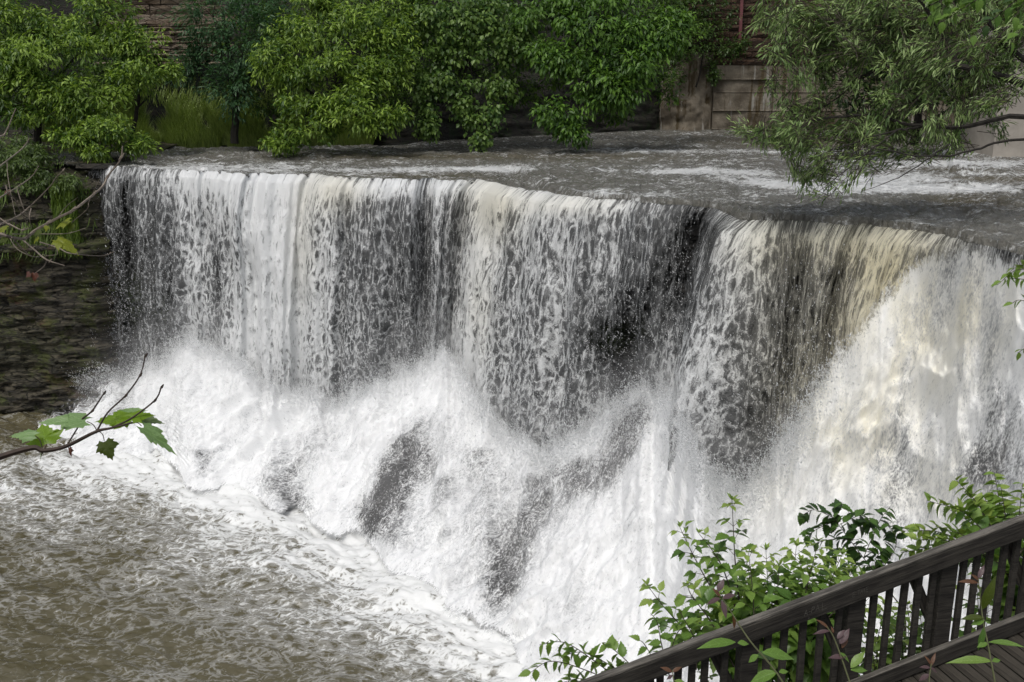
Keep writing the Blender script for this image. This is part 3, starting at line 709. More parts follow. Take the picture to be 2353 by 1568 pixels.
# high ground beyond, so that the bank does not end in the sky from another position
# --- left bank: shale cliff with an overhanging slab, ground on top
lxs = np.concatenate([np.linspace(-26, -16, 60)[:-1], np.linspace(-16, -9.9, 360)])
prof = [(0.6, -0.6), (0.0, -0.1), (-0.15, 0.25), (0.0, 0.6), (0.05, 2.0), (0.18, 3.2), (0.35, 3.92), (-0.12, 3.98), (-0.18, 4.22), (0.10, 4.30), (0.15, 4.9), (0.30, 5.35), (0.15, 5.45), (0.3, 5.6), (0.9, 5.78), (2.2, 6.02), (4.0, 6.15), (9.0, 6.6)]
pd_ = np.array(prof); tt = np.concatenate([[0], np.cumsum(np.hypot(np.diff(pd_[:, 0]), np.diff(pd_[:, 1])))])
ts = np.concatenate([np.linspace(0, tt[-3], 330), np.linspace(tt[-3] + 0.2, tt[-1], 14)])
py0 = np.interp(ts, tt, pd_[:, 0]); pz0 = np.interp(ts, tt, pd_[:, 1])
face = np.interp(lxs, [-26, -16, -13, -11.2, -10.3, -9.9], [22.6, 23.2, 23.6, 23.75, 24.0, 24.5])
LB = np.zeros((len(ts), len(lxs), 3)); LB[..., 0] = lxs[None]
nzv = strata(LB[..., 0] * 1.0, pz0[:, None] + 0 * lxs[None], 0.75) + 0.3 * (fbm(lxs[None] * 2.2, pz0[:, None] * 7, 4, 4) - 0.5)
LB[..., 1] = face[None] + py0[:, None] + nzv * (1 - sm(5.5, 5.9, pz0))[:, None]
LB[..., 2] = pz0[:, None] + 0.12 * (fbm(lxs[None] * 1.2, py0[:, None] * 3, 4, 3) - 0.5) * sm(5.2, 5.9, pz0)[:, None] + 0.05 * (fbm(lxs[None] * 0.7, 0 * pz0[:, None], 9, 2) - 0.5)
M_SHALE = m_rock('mossy_shale', (0.012, 0.011, 0.008), (0.125, 0.108, 0.075), (0.070, 0.085, 0.020), 0.85, 0.3, 0.7)
lpx, lpy = proj(LB)
mo = np.clip(blobs(lpx, lpy, [(60, 800, 90, 60, 0.3), (180, 470, 30, 70, 0.8)], 0), 0, 1)
o = grid_obj('left_cliff', LB, M_SHALE, {'moss': mo}, smooth=False, flip=True); tag(o, kind='structure')
# thin slabs of rock at the left end of the lip
slabs = empty('rock_ledge', at_z(262, 372, 6.0).tolist(), 'thin dark rock slabs stacked at the left end of the waterfall lip', 'rock ledge')
R = random.Random(4)
for i, (a, b, w_, dz) in enumerate([(225, 384, 1.1, 0.00), (262, 376, 1.0, 0.09), (300, 368, 0.9, 0.0), (340, 361, 1.3, 0.03), (480, 359, 2.2, 0.03), (560, 357, 1.8, 0.05), (660, 356, 1.6, 0.0)]):
    p = at_z(a, b, 6.0); mb = MB()
    n = 9; ring = [(w_ * 0.5 * math.cos(2 * math.pi * k_ / n) * R.uniform(0.8, 1.15), 0.32 * math.sin(2 * math.pi * k_ / n) * R.uniform(0.8, 1.2)) for k_ in range(n)]
    h_ = R.uniform(0.07, 0.12)
    v = [(x, y, 0) for x, y in ring] + [(x * 0.96, y * 0.93, h_) for x, y in ring]
    f = [list(range(n))[::-1], list(range(n, 2 * n))] + [[k_, (k_ + 1) % n, n + (k_ + 1) % n, n + k_] for k_ in range(n)]
    mb.add(([Vector(q) + Vector((p[0], p[1], 5.98 + dz)) for q in v], f)); s_ = mb.build('slab', M_CLIFF, slabs); s_.data.transform(Matrix.Translation(-slabs.location))

# --- concrete retaining wall and block wall on the far side, right of the centre
WY = float(at_z(1750, 312, 6.0)[1]) - 0.3
def m_concrete():
    t = NT('stained_concrete'); P = t.geo()
    n = t.noise(P, 0.9, 5, 0.65); v_ = t.noise(t.map(P, (2.2, 2.2, 0.12)), 1.8, 4, 0.6); f_ = t.noise(P, 12, 5, 0.7)
    v2 = t.noise(t.map(P, (3.5, 3.5, 0.25), loc=(4, 1, 2)), 1.6, 3, 0.5)
    c = t.mix(t.ramp(n, 0.35, 0.65), (0.09, 0.074, 0.054), (0.23, 0.20, 0.155))
    c = t.mix(t.ramp(v_, 0.5, 0.62), c, (0.075, 0.056, 0.03))
    c = t.mix(t.math('MULTIPLY', t.ramp(v2, 0.62, 0.68), 0.65), c, (0.34, 0.33, 0.30))
    c = t.mix(t.ramp(f_, 0.6, 0.75), c, (0.05, 0.045, 0.035))
    return t.fin(c, 0.85, t.bump(t.math('ADD', n, f_), 0.7, 0.05), 0.3)
M_CONC = m_concrete()
M_BLOCK = m_rock('sandstone_block', (0.045, 0.026, 0.016), (0.115, 0.065, 0.04), (0.05, 0.05, 0.02), 0.25, 0.75)
M_STONE = m_rock('tan_stone', (0.17, 0.125, 0.085), (0.40, 0.33, 0.26), (0.07, 0.06, 0.03), 0.15, 0.8, 0.3)
M_PALE = m_plain('pale_concrete', (0.34, 0.31, 0.27), 0.8, 0.2, 1.5, 0.4, 0.02)
wl = empty('retaining_wall', V(1740, 310, WY), 'stained grey brown concrete retaining wall rising from the far edge of the river', 'wall')
def wall_panel(x0, x1, z0, z1, Y, bulge=0.1, seed=1, nx=60, nz=50, th=0.6, curve=0.0):
    X = np.linspace(x0, x1, nx); Z = np.linspace(z0, z1, nz); G = np.zeros((nz, nx, 3)); G[..., 0] = X[None]; G[..., 2] = Z[:, None]
    G[..., 1] = Y + (fbm(G[..., 0] * 1.1, G[..., 2] * 1.3, seed, 5) - 0.5) * bulge * 2 + curve * np.clip((x1 - G[..., 0] + 0.4 * (fbm(G[..., 2], 0 * G[..., 2], 4, 3) - 0.5)) / (x1 - x0), 0, 1) ** 3
    v = G.reshape(-1, 3); f = grid_faces(nz, nx)
    bk = v.copy(); bk[:, 1] = Y + th; nn = len(v)
    idx = np.arange(nn).reshape(nz, nx); ring = np.concatenate([idx[0], idx[1:, -1], idx[-1, :-1][::-1], idx[1:-1, 0][::-1]])
    fr = np.stack([ring, np.roll(ring, -1), np.roll(ring, -1) + nn, ring + nn], 1)
    return np.concatenate([v, bk]), np.concatenate([f, fr, (f + nn)[:, ::-1]])
def part_arr(name, vf, mat, parent, origin):
    v, f = vf; return obj(name, mesh(name, v - np.array(origin), f.astype(np.int32), mat), parent)
def zpy(px, py, Y): return float(at_Y(px, py, Y)[2])
def xpx(px, py, Y): return float(at_Y(px, py, Y)[0])
wloc = np.array(wl.location)
xa, xb, xc = xpx(1640, 200, WY), xpx(1772, 200, WY), xpx(2330, 200, WY)
ztop = zpy(1750, 150, WY)
part_arr('natural_rock', wall_panel(xpx(1500, 200, WY), xa - 0.01, 5.4, zpy(1600, 120, WY), WY + 0.25, 0.45, 5, th=2.5, curve=1.8), M_CONC, wl, wloc)
zl = [5.4, 6.0 + (ztop - 6) * 0.10, 6.0 + (ztop - 6) * 0.36, 6.0 + (ztop - 6) * 0.62, 6.0 + (ztop - 6) * 0.80, ztop]
for i in range(5):
    part_arr('panel', wall_panel(xa, xb - 0.006, zl[i], zl[i + 1] - 0.005, WY + (0.0, 0.06, 0.0, 0.10, -0.04)[i], 0.09, i + 2, 40, 14), M_CONC, wl, wloc)
    part_arr('panel', wall_panel(xb, xc, zl[i], zl[i + 1] - 0.005, WY + 0.03 + 0.02 * i, 0.03, i + 9, 30, 10), M_CONC, wl, wloc)
# courses of blocks above the concrete, each block its own piece
bw = empty('block_wall', (xa, WY + 0.5, ztop), 'dark brown sandstone block wall above the stained concrete beside the red pole', 'wall')
R = random.Random(9)
bm_ = []
for k_ in range(3):
    mb = MB(); v = np.array([[x, y, z] for x in (-0.5, -0.17, 0.17, 0.5) for y in (0, 1) for z in (0, 0.5, 1)], float)
    # front face bulges unevenly
    mbv = []
    for x in (0, 0.33, 0.67, 1):
        for z in (0, 0.5, 1):
            mbv.append((x, R.uniform(-0.12, 0.02) if 0 < x < 1 and z == 0.5 else R.uniform(0.0, 0.05), z))
    for x in (0, 0.33, 0.67, 1):
        for z in (0, 0.5, 1): mbv.append((x, 1, z))
    f = []
    for a in range(3):
        for b in range(2): f.append([a * 3 + b, (a + 1) * 3 + b, (a + 1) * 3 + b + 1, a * 3 + b + 1])
    rg = [0, 3, 6, 9, 10, 11, 8, 5, 2, 1]
    for a in range(10): q, w2 = rg[a], rg[(a + 1) % 10]; f.append([w2, q, q + 12, w2 + 12])
    bm_.append(mesh('block', np.array(mbv), f, M_BLOCK))
def block_wall(parent, x0, x1, z0, z1, Y, hrow, wmin, wmax, R, meshes, name='block', depth=0.5, jit=0.05):
    z = z0; r_ = 0
    while z < z1:
        h_ = hrow * R.uniform(0.8, 1.2); x = x0 - R.uniform(0, wmax)
        while x < x1:
            w_ = R.uniform(wmin, wmax)
            o_ = obj(name, R.choice(meshes), parent)
            o_.scale = (w_ - 0.02, depth, h_ - 0.02)
            o_.location = Vector((x, Y + R.uniform(-jit, jit), z)) - parent.location
            x += w_
        z += h_
block_wall(bw, xpx(1610, 60, WY + .6), xpx(2330, 60, WY + .6), ztop + 0.01, ztop + 2.4, WY + 0.55, 0.27, 0.5, 1.1, R, bm_)
mb = MB(); mb.box((xpx(1700, 40, WY + .6) + 0.8, WY + 1.25, ztop + 1.0), (7, 0.1, 3.0)); mb.build('mortar', M_BARKD, bw).data.transform(Matrix.Translation(-bw.location))
# red pole
yp = WY + 0.32; zb0 = zpy(1702, 84, yp)
pole = MB(); xp_ = xpx(1702, 50, yp)
pl = empty('red_pole', (xp_, yp, zb0 - 0.3), 'dull red square steel post standing against the brown block wall', 'post')
pole.box((0, 0, 1.6), (0.115, 0.09, 3.2)); pole.box((0, 0, 0.01), (0.24, 0.2, 0.02)); pole.build('shaft', m_plain('faded_red_paint', (0.15, 0.05, 0.055), 0.6, 0.2, 4, 0.2), pl)
cap = MB(); cap.box((0, 0, 3.22), (0.15, 0.12, 0.04)); cap.build('cap', M_BARKD, pl)
# tan stone masonry showing between the trees, upper left
SY = 31.0
sw = empty('stone_wall', V(370, 120, SY), 'weathered tan stone wall showing between the trees at the upper left', 'wall')
R = random.Random(21)
bm2 = [bpy.data.meshes.new_from_object(o_) if False else m_.copy() for m_ in bm_]
for m_ in bm2: m_.materials.clear(); m_.materials.append(M_STONE)
for (z0f, hrow, wmn, wmx) in [(1.3, 0.13, 0.4, 1.3)]:
    block_wall(sw, xpx(270, 60, SY), xpx(480, 60, SY), zpy(370, 150, SY), zpy(370, 60, SY), SY, 0.13, 0.35, 1.2, R, bm2, 'stone', 0.7, 0.05)
    block_wall(sw, xpx(270, 60, SY), xpx(480, 60, SY), zpy(370, 62, SY), zpy(370, -60, SY), SY + 0.1, 0.32, 0.5, 1.6, R, bm2, 'stone', 0.7, 0.05)
# pale concrete abutment at the right edge
ab = empty('abutment', V(2330, 340, 24.0), 'pale concrete abutment at the right edge behind the willow twigs', 'abutment')
mb = MB(); x0 = xpx(2292, 260, 24.0); mb.box((x0 + 3.0, 25.0, 6.0 + 1.3), (6.0, 2.0, 3.4))
q = mb.build('wall', M_PALE, ab); q.data.transform(Matrix.Translation(-ab.location))
mb = MB(); mb.box((x0 + 3.0, 24.9, 9.15), (6.3, 2.4, 0.28)); mb.build('coping', M_PALE, ab).data.transform(Matrix.Translation(-ab.location))

# --- the trees and shrubs of the far bank
tree('box_elder', 'large yellow green leafy tree filling the upper left corner above the bank', 'tree',
     [(20, 60, 27, 120, 90), (120, 140, 26.5, 130, 90), (230, 60, 27.5, 90, 80), (60, 230, 26, 110, 70), (200, 230, 26, 90, 55), (-120, 150, 27, 150, 150)],
     V(80, 380, 27.5), 0.030, 11, 0.20, 0.15, 0.36, YG_LO, YG_HI, 1)
tree('box_elder', 'yellow green sapling leaning in front of the tan stone wall', 'tree',
     [(330, 110, 27, 62, 50), (300, 180, 26.5, 80, 45), (380, 165, 27, 40, 25), (270, 90, 27, 40, 40)],
     V(300, 330, 27.5), 0.030, 11, 0.19, 0.14, 0.36, YG_LO, YG_HI, 2, trunk=0.07)
tree('small_shrub', 'low bright green shrub on the edge just left of the waterfall lip', 'shrub',
     [(250, 300, 25.2, 62, 34), (180, 320, 25, 58, 30), (320, 330, 25.4, 44, 24), (225, 345, 24.9, 40, 20)],
     V(245, 376, 25.4), 0.035, 11, 0.16, 0.13, 0.36, YG_LO, YG_HI, 3, trunk=0.03)
tree('sumac', 'dark blue green fine leaved tree right of the stone wall', 'tree',
     [(490, 40, 29, 70, 60), (440, 160, 29.5, 60, 40), (460, 110, 29.4, 40, 40), (560, 100, 28.8, 70, 80), (540, 200, 28.5, 60, 70), (610, 30, 29.5, 70, 50)],
     V(540, 330, 29), 0.026, 10, 0.25, 0.14, 0.30, BG_LO, BG_HI, 4, droop=0.9, palm=False)
tree('box_elder', 'big yellow green tree at the centre left reaching down to the river', 'tree',
     [(760, 60, 27.8, 140, 90), (650, 150, 27.3, 80, 70), (860, 150, 27.3, 90, 80), (770, 190, 27, 120, 80), (700, 270, 26.8, 90, 60), (820, 265, 26.6, 90, 50), (890, 270, 26.6, 60, 30), (660, 325, 26.6, 50, 22), (900, 60, 28, 70, 80)],
     V(760, 310, 28.8), 0.030, 11, 0.20, 0.15, 0.36, YG_LO, YG_HI, 5, trunk=0.15)
tree('vine_tangle', 'hanging mid green vine leaves draped over the dark cliff near the centre', 'vine',
     [(1010, 60, 28.6, 90, 80), (1040, 160, 28.4, 70, 70), (1110, 60, 28.8, 100, 70), (980, 220, 28.2, 30, 55), (1180, 110, 28.8, 60, 60), (985, 285, 28.1, 22, 40), (1110, 265, 28.3, 55, 32), (1060, 240, 28.3, 40, 30), (1145, 200, 28.6, 40, 30), (1105, 320, 28.0, 12, 22)],
     V(1060, 200, 29.3), 0.026, 8, 0.26, 0.13, 0.72, MG_LO, (0.20, 0.31, 0.07), 6, droop=1.1, trunk=0.05)
tree('ash_tree', 'mid green tree with drooping sprays overhanging the river right of centre', 'tree',
     [(1380, 50, 28.3, 140, 80), (1300, 130, 28, 80, 60), (1450, 130, 28, 100, 70), (1380, 200, 27.8, 90, 50), (1290, 265, 27.6, 55, 45), (1310, 305, 27.5, 35, 22), (1520, 70, 28.3, 70, 60), (1260, 40, 28.6, 80, 60), (1420, 215, 27.7, 50, 40), (1250, 120, 28, 30, 30)],
     V(1400, 120, 29.6), 0.026, 9, 0.24, 0.17, 0.42, MG_LO, (0.17, 0.32, 0.045), 7, droop=0.9, trunk=0.14)
tree('ivy_clump', 'dark green ivy clinging to the wall left of the red pole', 'ivy',
     [(1640, 30, WY - .1, 50, 50), (1600, 100, WY - .1, 60, 50), (1660, 130, WY - .1, 45, 28), (1700, 100, WY - .2, 30, 20), (1580, 20, WY, 60, 50), (1640, 170, WY - .1, 16, 22), (1560, 150, WY, 40, 40)],
     V(1600, 200, WY + .2), 0.030, 8, 0.20, 0.11, 0.6, DG_LO, (0.09, 0.16, 0.03), 8, trunk=0.04)
tree('dark_tree', 'dark leafy tree behind the willow', 'tree',
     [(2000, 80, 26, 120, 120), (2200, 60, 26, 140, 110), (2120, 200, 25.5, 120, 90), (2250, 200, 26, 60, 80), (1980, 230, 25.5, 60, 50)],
     V(2100, 330, 27), 0.012, 9, 0.25, 0.16, 0.45, (0.012, 0.026, 0.006), (0.03, 0.06, 0.012), 9)  # leaf colours darker than those of the other trees
# dim undergrowth filling the bank between the trees
def undergrowth(name, label, cat_, spots, npa, per, L, ratio, lo, hi, seed, droop=0.5):
    c, o_ = crown_points(spots, npa, 2.2, 0.4, seed)
    me = leaves_mesh(name, *sprays(c, o_, per, L * 1.4, L, ratio, lo, hi, droop), M_LEAF); o_ = obj(name, me)
    return tag(o_, label, cat_, kind='stuff')
undergrowth('undergrowth', 'dark undergrowth of mixed leaves covering the shaded far bank', 'undergrowth',
    [(a, b, 29.3 + (300 - b) * 0.006, rx, ry) for a, b, rx, ry in [(60, 40, 130, 80), (200, 120, 110, 80), (120, 250, 110, 70), (300, 190, 60, 30), (620, 200, 90, 80), (700, 40, 110, 80), (900, 20, 120, 80), (940, 130, 90, 80), (1180, 30, 110, 80), (1240, 150, 90, 70), (1520, 30, 110, 70), (1480, 160, 70, 50), (1120, 130, 90, 70), (1000, 20, 110, 70), (600, 90, 90, 80), (1560, 90, 70, 50), (930, 230, 70, 40), (1190, 220, 50, 40), (1400, 250, 60, 30), (1540, 200, 30, 40)]],
    0.020, 9, 0.14, 0.45, (0.03, 0.065, 0.012), (0.16, 0.28, 0.045), 31)
# far wood higher up, beyond the frame, as the place goes on
undergrowth('hilltop_wood', 'leafy wood on top of the far bank above the picture', 'wood',
    [(a, -140, 31.5, 220, 140) for a in range(-300, 3000, 260)], 0.0035, 9, 0.22, 0.5, MG_LO, MG_HI, 32)
# grass
def grass(name, label, spots, n, hmin, hmax, lo, hi, seed, mat=None, bend=0.35, hang=False):
    R = np.random.RandomState(seed); B = []
    for (x0, x1, y0, y1, dens_) in spots:       # pixel box -> ground points
        m_ = int(n * dens_); px = R.uniform(x0, x1, m_); py = R.uniform(y0, y1, m_)
        if hang: P = np.stack([np.interp(px, [0, 1], [0, 1]), py], 1)
        B.append(np.stack([px, py], 1))
    return np.concatenate(B), R
def blades(P, R, hmin, hmax, lo, hi, wd=0.014, lean=0.35, down=False):
    n = len(P); h_ = R.uniform(hmin, hmax, n)[:, None]; a = R.uniform(0, 2 * math.pi, n)
    d = np.stack([np.cos(a), np.sin(a), 0 * a], 1)
    s_ = np.stack([-np.sin(a + 0.6), np.cos(a + 0.6), 0 * a], 1) * wd
    up_ = np.array([0, 0, -1.0 if down else 1.0])
    l1 = P + up_ * h_ * 0.55 + d * h_ * lean * 0.35; l2 = P + up_ * h_ + d * h_ * lean
    v = np.stack([P - s_, P + s_, l1 + s_ * 0.8, l1 - s_ * 0.8, l2], 1).reshape(-1, 3)
    i = np.arange(n)[:, None] * 5
    f = np.concatenate([i + [0, 1, 2], i + [0, 2, 3], i + [3, 2, 4]], 0)
    q = R.rand(n, 1); tone = np.array(lo) * (1 - q) + np.array(hi) * q
    t4 = np.repeat(np.concatenate([tone, np.ones((n, 1))], 1), 5, 0); return v, f.astype(np.int32), t4
R_ = np.random.RandomState(5)
n = 40000
gx = R_.uniform(120, 860, n); gz = np.abs(R_.normal(0, 0.6, n)) * 1.0
gy0 = np.interp(gx, hx, fbase[:, 1]); bk_ = np.interp(gx, hx, back)
P = np.stack([np.interp(gx, hx, fbase[:, 0]), gy0 - 0.05 + gz * bk_ * 0.9, 6.0 + gz], 1)
P[:, 1] -= 0.45
keep = fbm(P[:, 0] * 1.5, P[:, 2] * 2, 3) > 0.42; P = P[keep]
v, f, t4 = blades(P, R_, 0.22, 0.6, (0.20, 0.28, 0.07), (0.46, 0.56, 0.20), 0.013, 0.5)
tag(obj('grass', mesh('grass', v, f, M_LEAF, {'tone': t4})), 'tall pale green grass on the bank behind the left end of the falls', 'grass', kind='stuff')
# hanging grass and weeds on the left cliff
n = 9000
X = R_.uniform(-15.5, -10.15, n); Z = np.where(R_.rand(n) < 0.55, R_.uniform(5.45, 6.0, n), R_.uniform(4.25, 5.4, n))
Yf = np.interp(X, lxs, face) + np.interp(Z, [4.25, 4.4, 5.4, 5.6, 5.8, 6.02], [-0.15, 0.02, 0.05, 0.25, 0.8, 2.0])
P = np.stack([X, Yf, Z], 1); keep = fbm(X * 1.1, Z * 1.6, 8) > 0.46; P = P[keep]
v, f, t4 = blades(P, R_, 0.2, 0.55, (0.06, 0.10, 0.02), (0.18, 0.26, 0.06), 0.012, 0.5, True)
tag(obj('hanging_grass', mesh('hanging_grass', v, f, M_LEAF, {'tone': t4})), 'grass hanging down the rock ledge left of the waterfall', 'grass', kind='stuff')
# bright moss curtain beside the fall
n = 2600; X = R_.uniform(-10.95, -10.45, n); Z = R_.uniform(4.1, 5.7, n); P = np.stack([X + 0.25 * (5.7 - Z) * 0.1, np.interp(X, lxs, face) - 0.12 + 0.1 * R_.rand(n), Z], 1)
v, f, t4 = blades(P, R_, 0.1, 0.28, (0.06, 0.11, 0.012), (0.16, 0.24, 0.03), 0.01, 0.3, True)
tag(obj('moss_curtain', mesh('moss_curtain', v, f, M_LEAF, {'tone': t4})), 'strip of bright green moss hanging beside the left edge of the fall', 'moss', kind='stuff')
undergrowth('cliff_weeds', 'soft green weeds growing over the top of the left cliff', 'weeds',
    [(90, 400, 24.2, 90, 50), (20, 370, 24.6, 90, 60), (150, 430, 24.0, 50, 35), (-80, 400, 24.2, 100, 70), (60, 350, 25.2, 90, 40)], 0.03, 10, 0.10, 0.4, (0.04, 0.075, 0.015), (0.15, 0.22, 0.06), 33, 0.8)

# --- the willow reaching in from the right
WYR = 13.0
wlw = empty('willow', (10.6, 13.5, 5.2), 'willow branches with narrow silvery green leaves reaching over the river from the right', 'tree')
BR = [  # limbs as pixel paths with distances
    ([(2750, 330, 13.2), (2353, 195, 13.2), (2220, 155, 13.3), (2060, 150, 13.6), (1950, 190, 13.8)], 0.055),
    ([(2750, 330, 12.8), (2353, 270, 12.9), (2220, 292, 13.0), (2100, 288, 13.1), (2000, 265, 13.3), (1860, 278, 13.6)], 0.04),
    ([(2120, 292, 13.1), (2040, 305, 12.8), (1900, 350, 12.6)], 0.018),
    ([(2750, 330, 12.4), (2353, 320, 12.4), (2240, 345, 12.4), (2150, 360, 12.4), (1990, 340, 12.5)], 0.022),
    ([(2200, 150, 13.3), (2140, 40, 13.4), (2060, -60, 13.5)], 0.03),
    ([(2500, 240, 13.0), (2300, 90, 13.4), (2230, -60, 13.6)], 0.05),
    ([(1990, 175, 13.8), (1900, 240, 13.7), (1800, 300, 13.6), (1730, 330, 13.6)], 0.012),
    ([(2100, 60, 13.6), (1950, 70, 13.8), (1850, 50, 14)], 0.02),
    ([(2060, 300, 12.8), (1970, 370, 12.6), (1880, 440, 12.5)], 0.010),
    ([(2180, 330, 12.4), (2080, 400, 12.3), (1980, 440, 12.3)], 0.010),
    ([(1950, 190, 13.8), (1880, 170, 13.9), (1820, 130, 13.9), (1760, 145, 13.9), (1720, 135, 13.9)], 0.010)]
mb = MB(); wroot = Vector((10.6, 13.5, 5.2)); R = random.Random(3)
hub = V(2750, 330, 13.0)
mb.tube(curve_pts([Vector((9.9, 13.6, 3.0)), Vector((9.9, 13.4, 6.0)), hub, hub + Vector((0.2, 0.3, 2.5)), hub + Vector((-0.1, 0.4, 5))], 6), [0.22 - 0.006 * i for i in range(25)], 8)
nodes_ = []
for path, r0 in BR:
    pts = curve_pts([V(*p) for p in path], 7, 0.012, R)
    mb.tube(pts, [r0 * (1 - 0.7 * i / len(pts)) for i in range(len(pts))], 6)
    nodes_ += pts
mb.build('trunk', M_BARKD, wlw).data.transform(Matrix.Translation(-wroot))
WB = [(2330, 60, 60, 70, .9), (2320, 210, 60, 50, .5), (2050, 170, 60, 40, .7), (1800, 20, 70, 40, .9), (2200, 130, 60, 50, .6), (2300, 20, 80, 50, .9), (1940, 20, 100, 40, 1.0), (2120, 10, 100, 40, .8), (2230, 290, 60, 40, .5), (1790, 200, 50, 20, .35), (1960, 300, 60, 30, .8), (1850, 60, 100, 60, 1.0), (1980, 60, 110, 70, 1.0), (2100, 50, 90, 60, .7), (2230, 60, 100, 60, .6), (1800, 95, 40, 40, .5), (1960, 130, 90, 50, .9), (2130, 110, 80, 50, .6), (2280, 130, 70, 60, .6),
      (1900, 190, 80, 40, .7), (1850, 250, 80, 40, .9), (2000, 250, 80, 35, .8), (2130, 220, 110, 60, .9), (2250, 200, 80, 60, .7), (1780, 310, 80, 32, 1.2), (1900, 320, 110, 40, 1.2), (2010, 320, 90, 40, .8), (2130, 300, 80, 40, .7), (1860, 380, 60, 35, .8), (1930, 430, 50, 18, .25), (2000, 390, 40, 30, .3), (2080, 350, 60, 30, .4), (2190, 320, 60, 30, .35), (1790, 130, 45, 14, .5), (1830, 165, 30, 40, .35), (1975, 375, 40, 30, .3), (1750, 290, 30, 20, .4), (1870, 415, 35, 25, .4), (1740, 60, 30, 25, .25)]
cs, ds = [], []; Rn = np.random.RandomState(8)
for (bx, by, rx, ry, w_) in WB:
    m_ = int(rx * ry * 0.026 * w_) + 3
    a = Rn.uniform(0, 2 * math.pi, m_); r_r = np.sqrt(Rn.rand(m_))
    Yq = 13.2 + Rn.normal(0, 0.5, m_) + 0.3
    nk = max(3, m_ // 9); ka = Rn.uniform(0, 2 * math.pi, nk); kr = np.sqrt(Rn.rand(nk)); kx = bx + rx * kr * np.cos(ka); ky = by + ry * kr * np.sin(ka)
    kd = unit(np.array([-0.5, -0.15, -0.25]) + Rn.normal(size=(nk, 3)) * 0.55); ki = Rn.randint(0, nk, m_)
    cs.append(at_Y(kx[ki] + Rn.normal(0, 13, m_), ky[ki] + Rn.normal(0, 9, m_), Yq * 0.3 + (13.75 + Rn.normal(0, 0.5, nk)[ki]) * 0.7))
    ds.append(unit(kd[ki] + Rn.normal(size=(m_, 3)) * 0.5))
cs = np.concatenate(cs); ds = np.concatenate(ds)
b_, d_, nr_, L_, W_, t_ = sprays(cs, ds, 9, 0.15, 0.105, 0.20, (0.08, 0.15, 0.035), (0.36, 0.48, 0.19), 0.7, False)
me = leaves_mesh('crown', b_, d_, nr_, L_, W_, t_, M_WILLOW); me.transform(Matrix.Translation(-wroot)); obj('crown', me, wlw)
tw = MB()
for i in range(0, len(cs), 1):     # thin twigs under the sprays
    c_ = Vector(cs[i].tolist()); dd = Vector(ds[i].tolist())
    tw.tube([c_ - dd * 0.24, c_ + Vector((0, 0, 0.01)), c_ + dd * 0.20], [0.005, 0.004, 0.002], 3)
q = tw.build('twigs', M_BARK, wlw); q.data.transform(Matrix.Translation(-wroot)); q['kind'] = 'stuff'

# ================================================================== boardwalk railing
def at_t(px, py, t):
    return Vector((ray(px, py) * t + np.array([0, 0, CZ])).tolist())
RA, RB = at_t(1376, 1560, 6.5), at_t(2353, 1191, 7.0)
rd_ = RB - RA; slope = rd_.z / math.hypot(rd_.x, rd_.y)
dh = Vector((rd_.x, rd_.y, 0)).normalized(); nh = Vector((dh.y, -dh.x, 0))      # nh: towards the walkway
def rail_s(px):      # distance along the rail for a picture column
    lo, hi = -2.0, 8.0
    for _ in range(40):
        m_ = (lo + hi) / 2; p = RA + dh * m_ + Vector((0, 0, slope * m_))
        if float(proj(np.array(p))[0]) < px: lo = m_
        else: hi = m_
    return lo
def m_wood(name, dark, light, sc=1.0):
    t = NT(name); P = t.obc()
    g = t.noise(t.map(P, (0.6 * sc, 14, 14)), 3, 5, 0.7, 0.6); f_ = t.noise(t.map(P, (3, 60, 60)), 2, 3, 0.7); b = t.noise(P, 2.5, 4, 0.6)
    k_ = t.vor(t.map(P, (2.2, 6, 6)), 1.1, 'F1')
    m = t.math('ADD', t.math('MULTIPLY', g, 0.5), t.math('ADD', t.math('MULTIPLY', f_, 0.3), t.math('MULTIPLY', b, 0.3)))
    c = t.mix(t.ramp(m, 0.42, 0.72), dark, light)
    c = t.mix(t.ramp(k_, 0.10, 0.05), c, tuple(x * 0.4 for x in dark))
    return t.fin(c, 0.8, t.bump(t.math('ADD', g, f_), 0.8, 0.006), 0.25)
M_RAILW = m_wood('weathered_dark_timber', (0.014, 0.0125, 0.011), (0.060, 0.054, 0.045))
M_CAPW = m_wood('pale_grey_timber', (0.04, 0.037, 0.032), (0.20, 0.185, 0.16))  # paler grey than the rail boards, for the strips on top of them
M_DECKW = m_wood('deck_timber', (0.022, 0.019, 0.015), (0.075, 0.066, 0.053))
rail = empty('railing', RA - Vector((0, 0, 1.0)), 'dark weathered timber railing of the boardwalk at the lower right', 'railing')
def along(s_, off=0.0, dz=0.0): return RA + dh * s_ + Vector((0, 0, slope * s_ + dz)) + nh * off
ang = math.atan2(dh.y, dh.x); pit = math.atan(slope)
RM = Matrix.Rotation(ang, 4, 'Z') @ Matrix.Rotation(-pit, 4, 'Y'); RZ = Matrix.Rotation(ang, 4, 'Z')
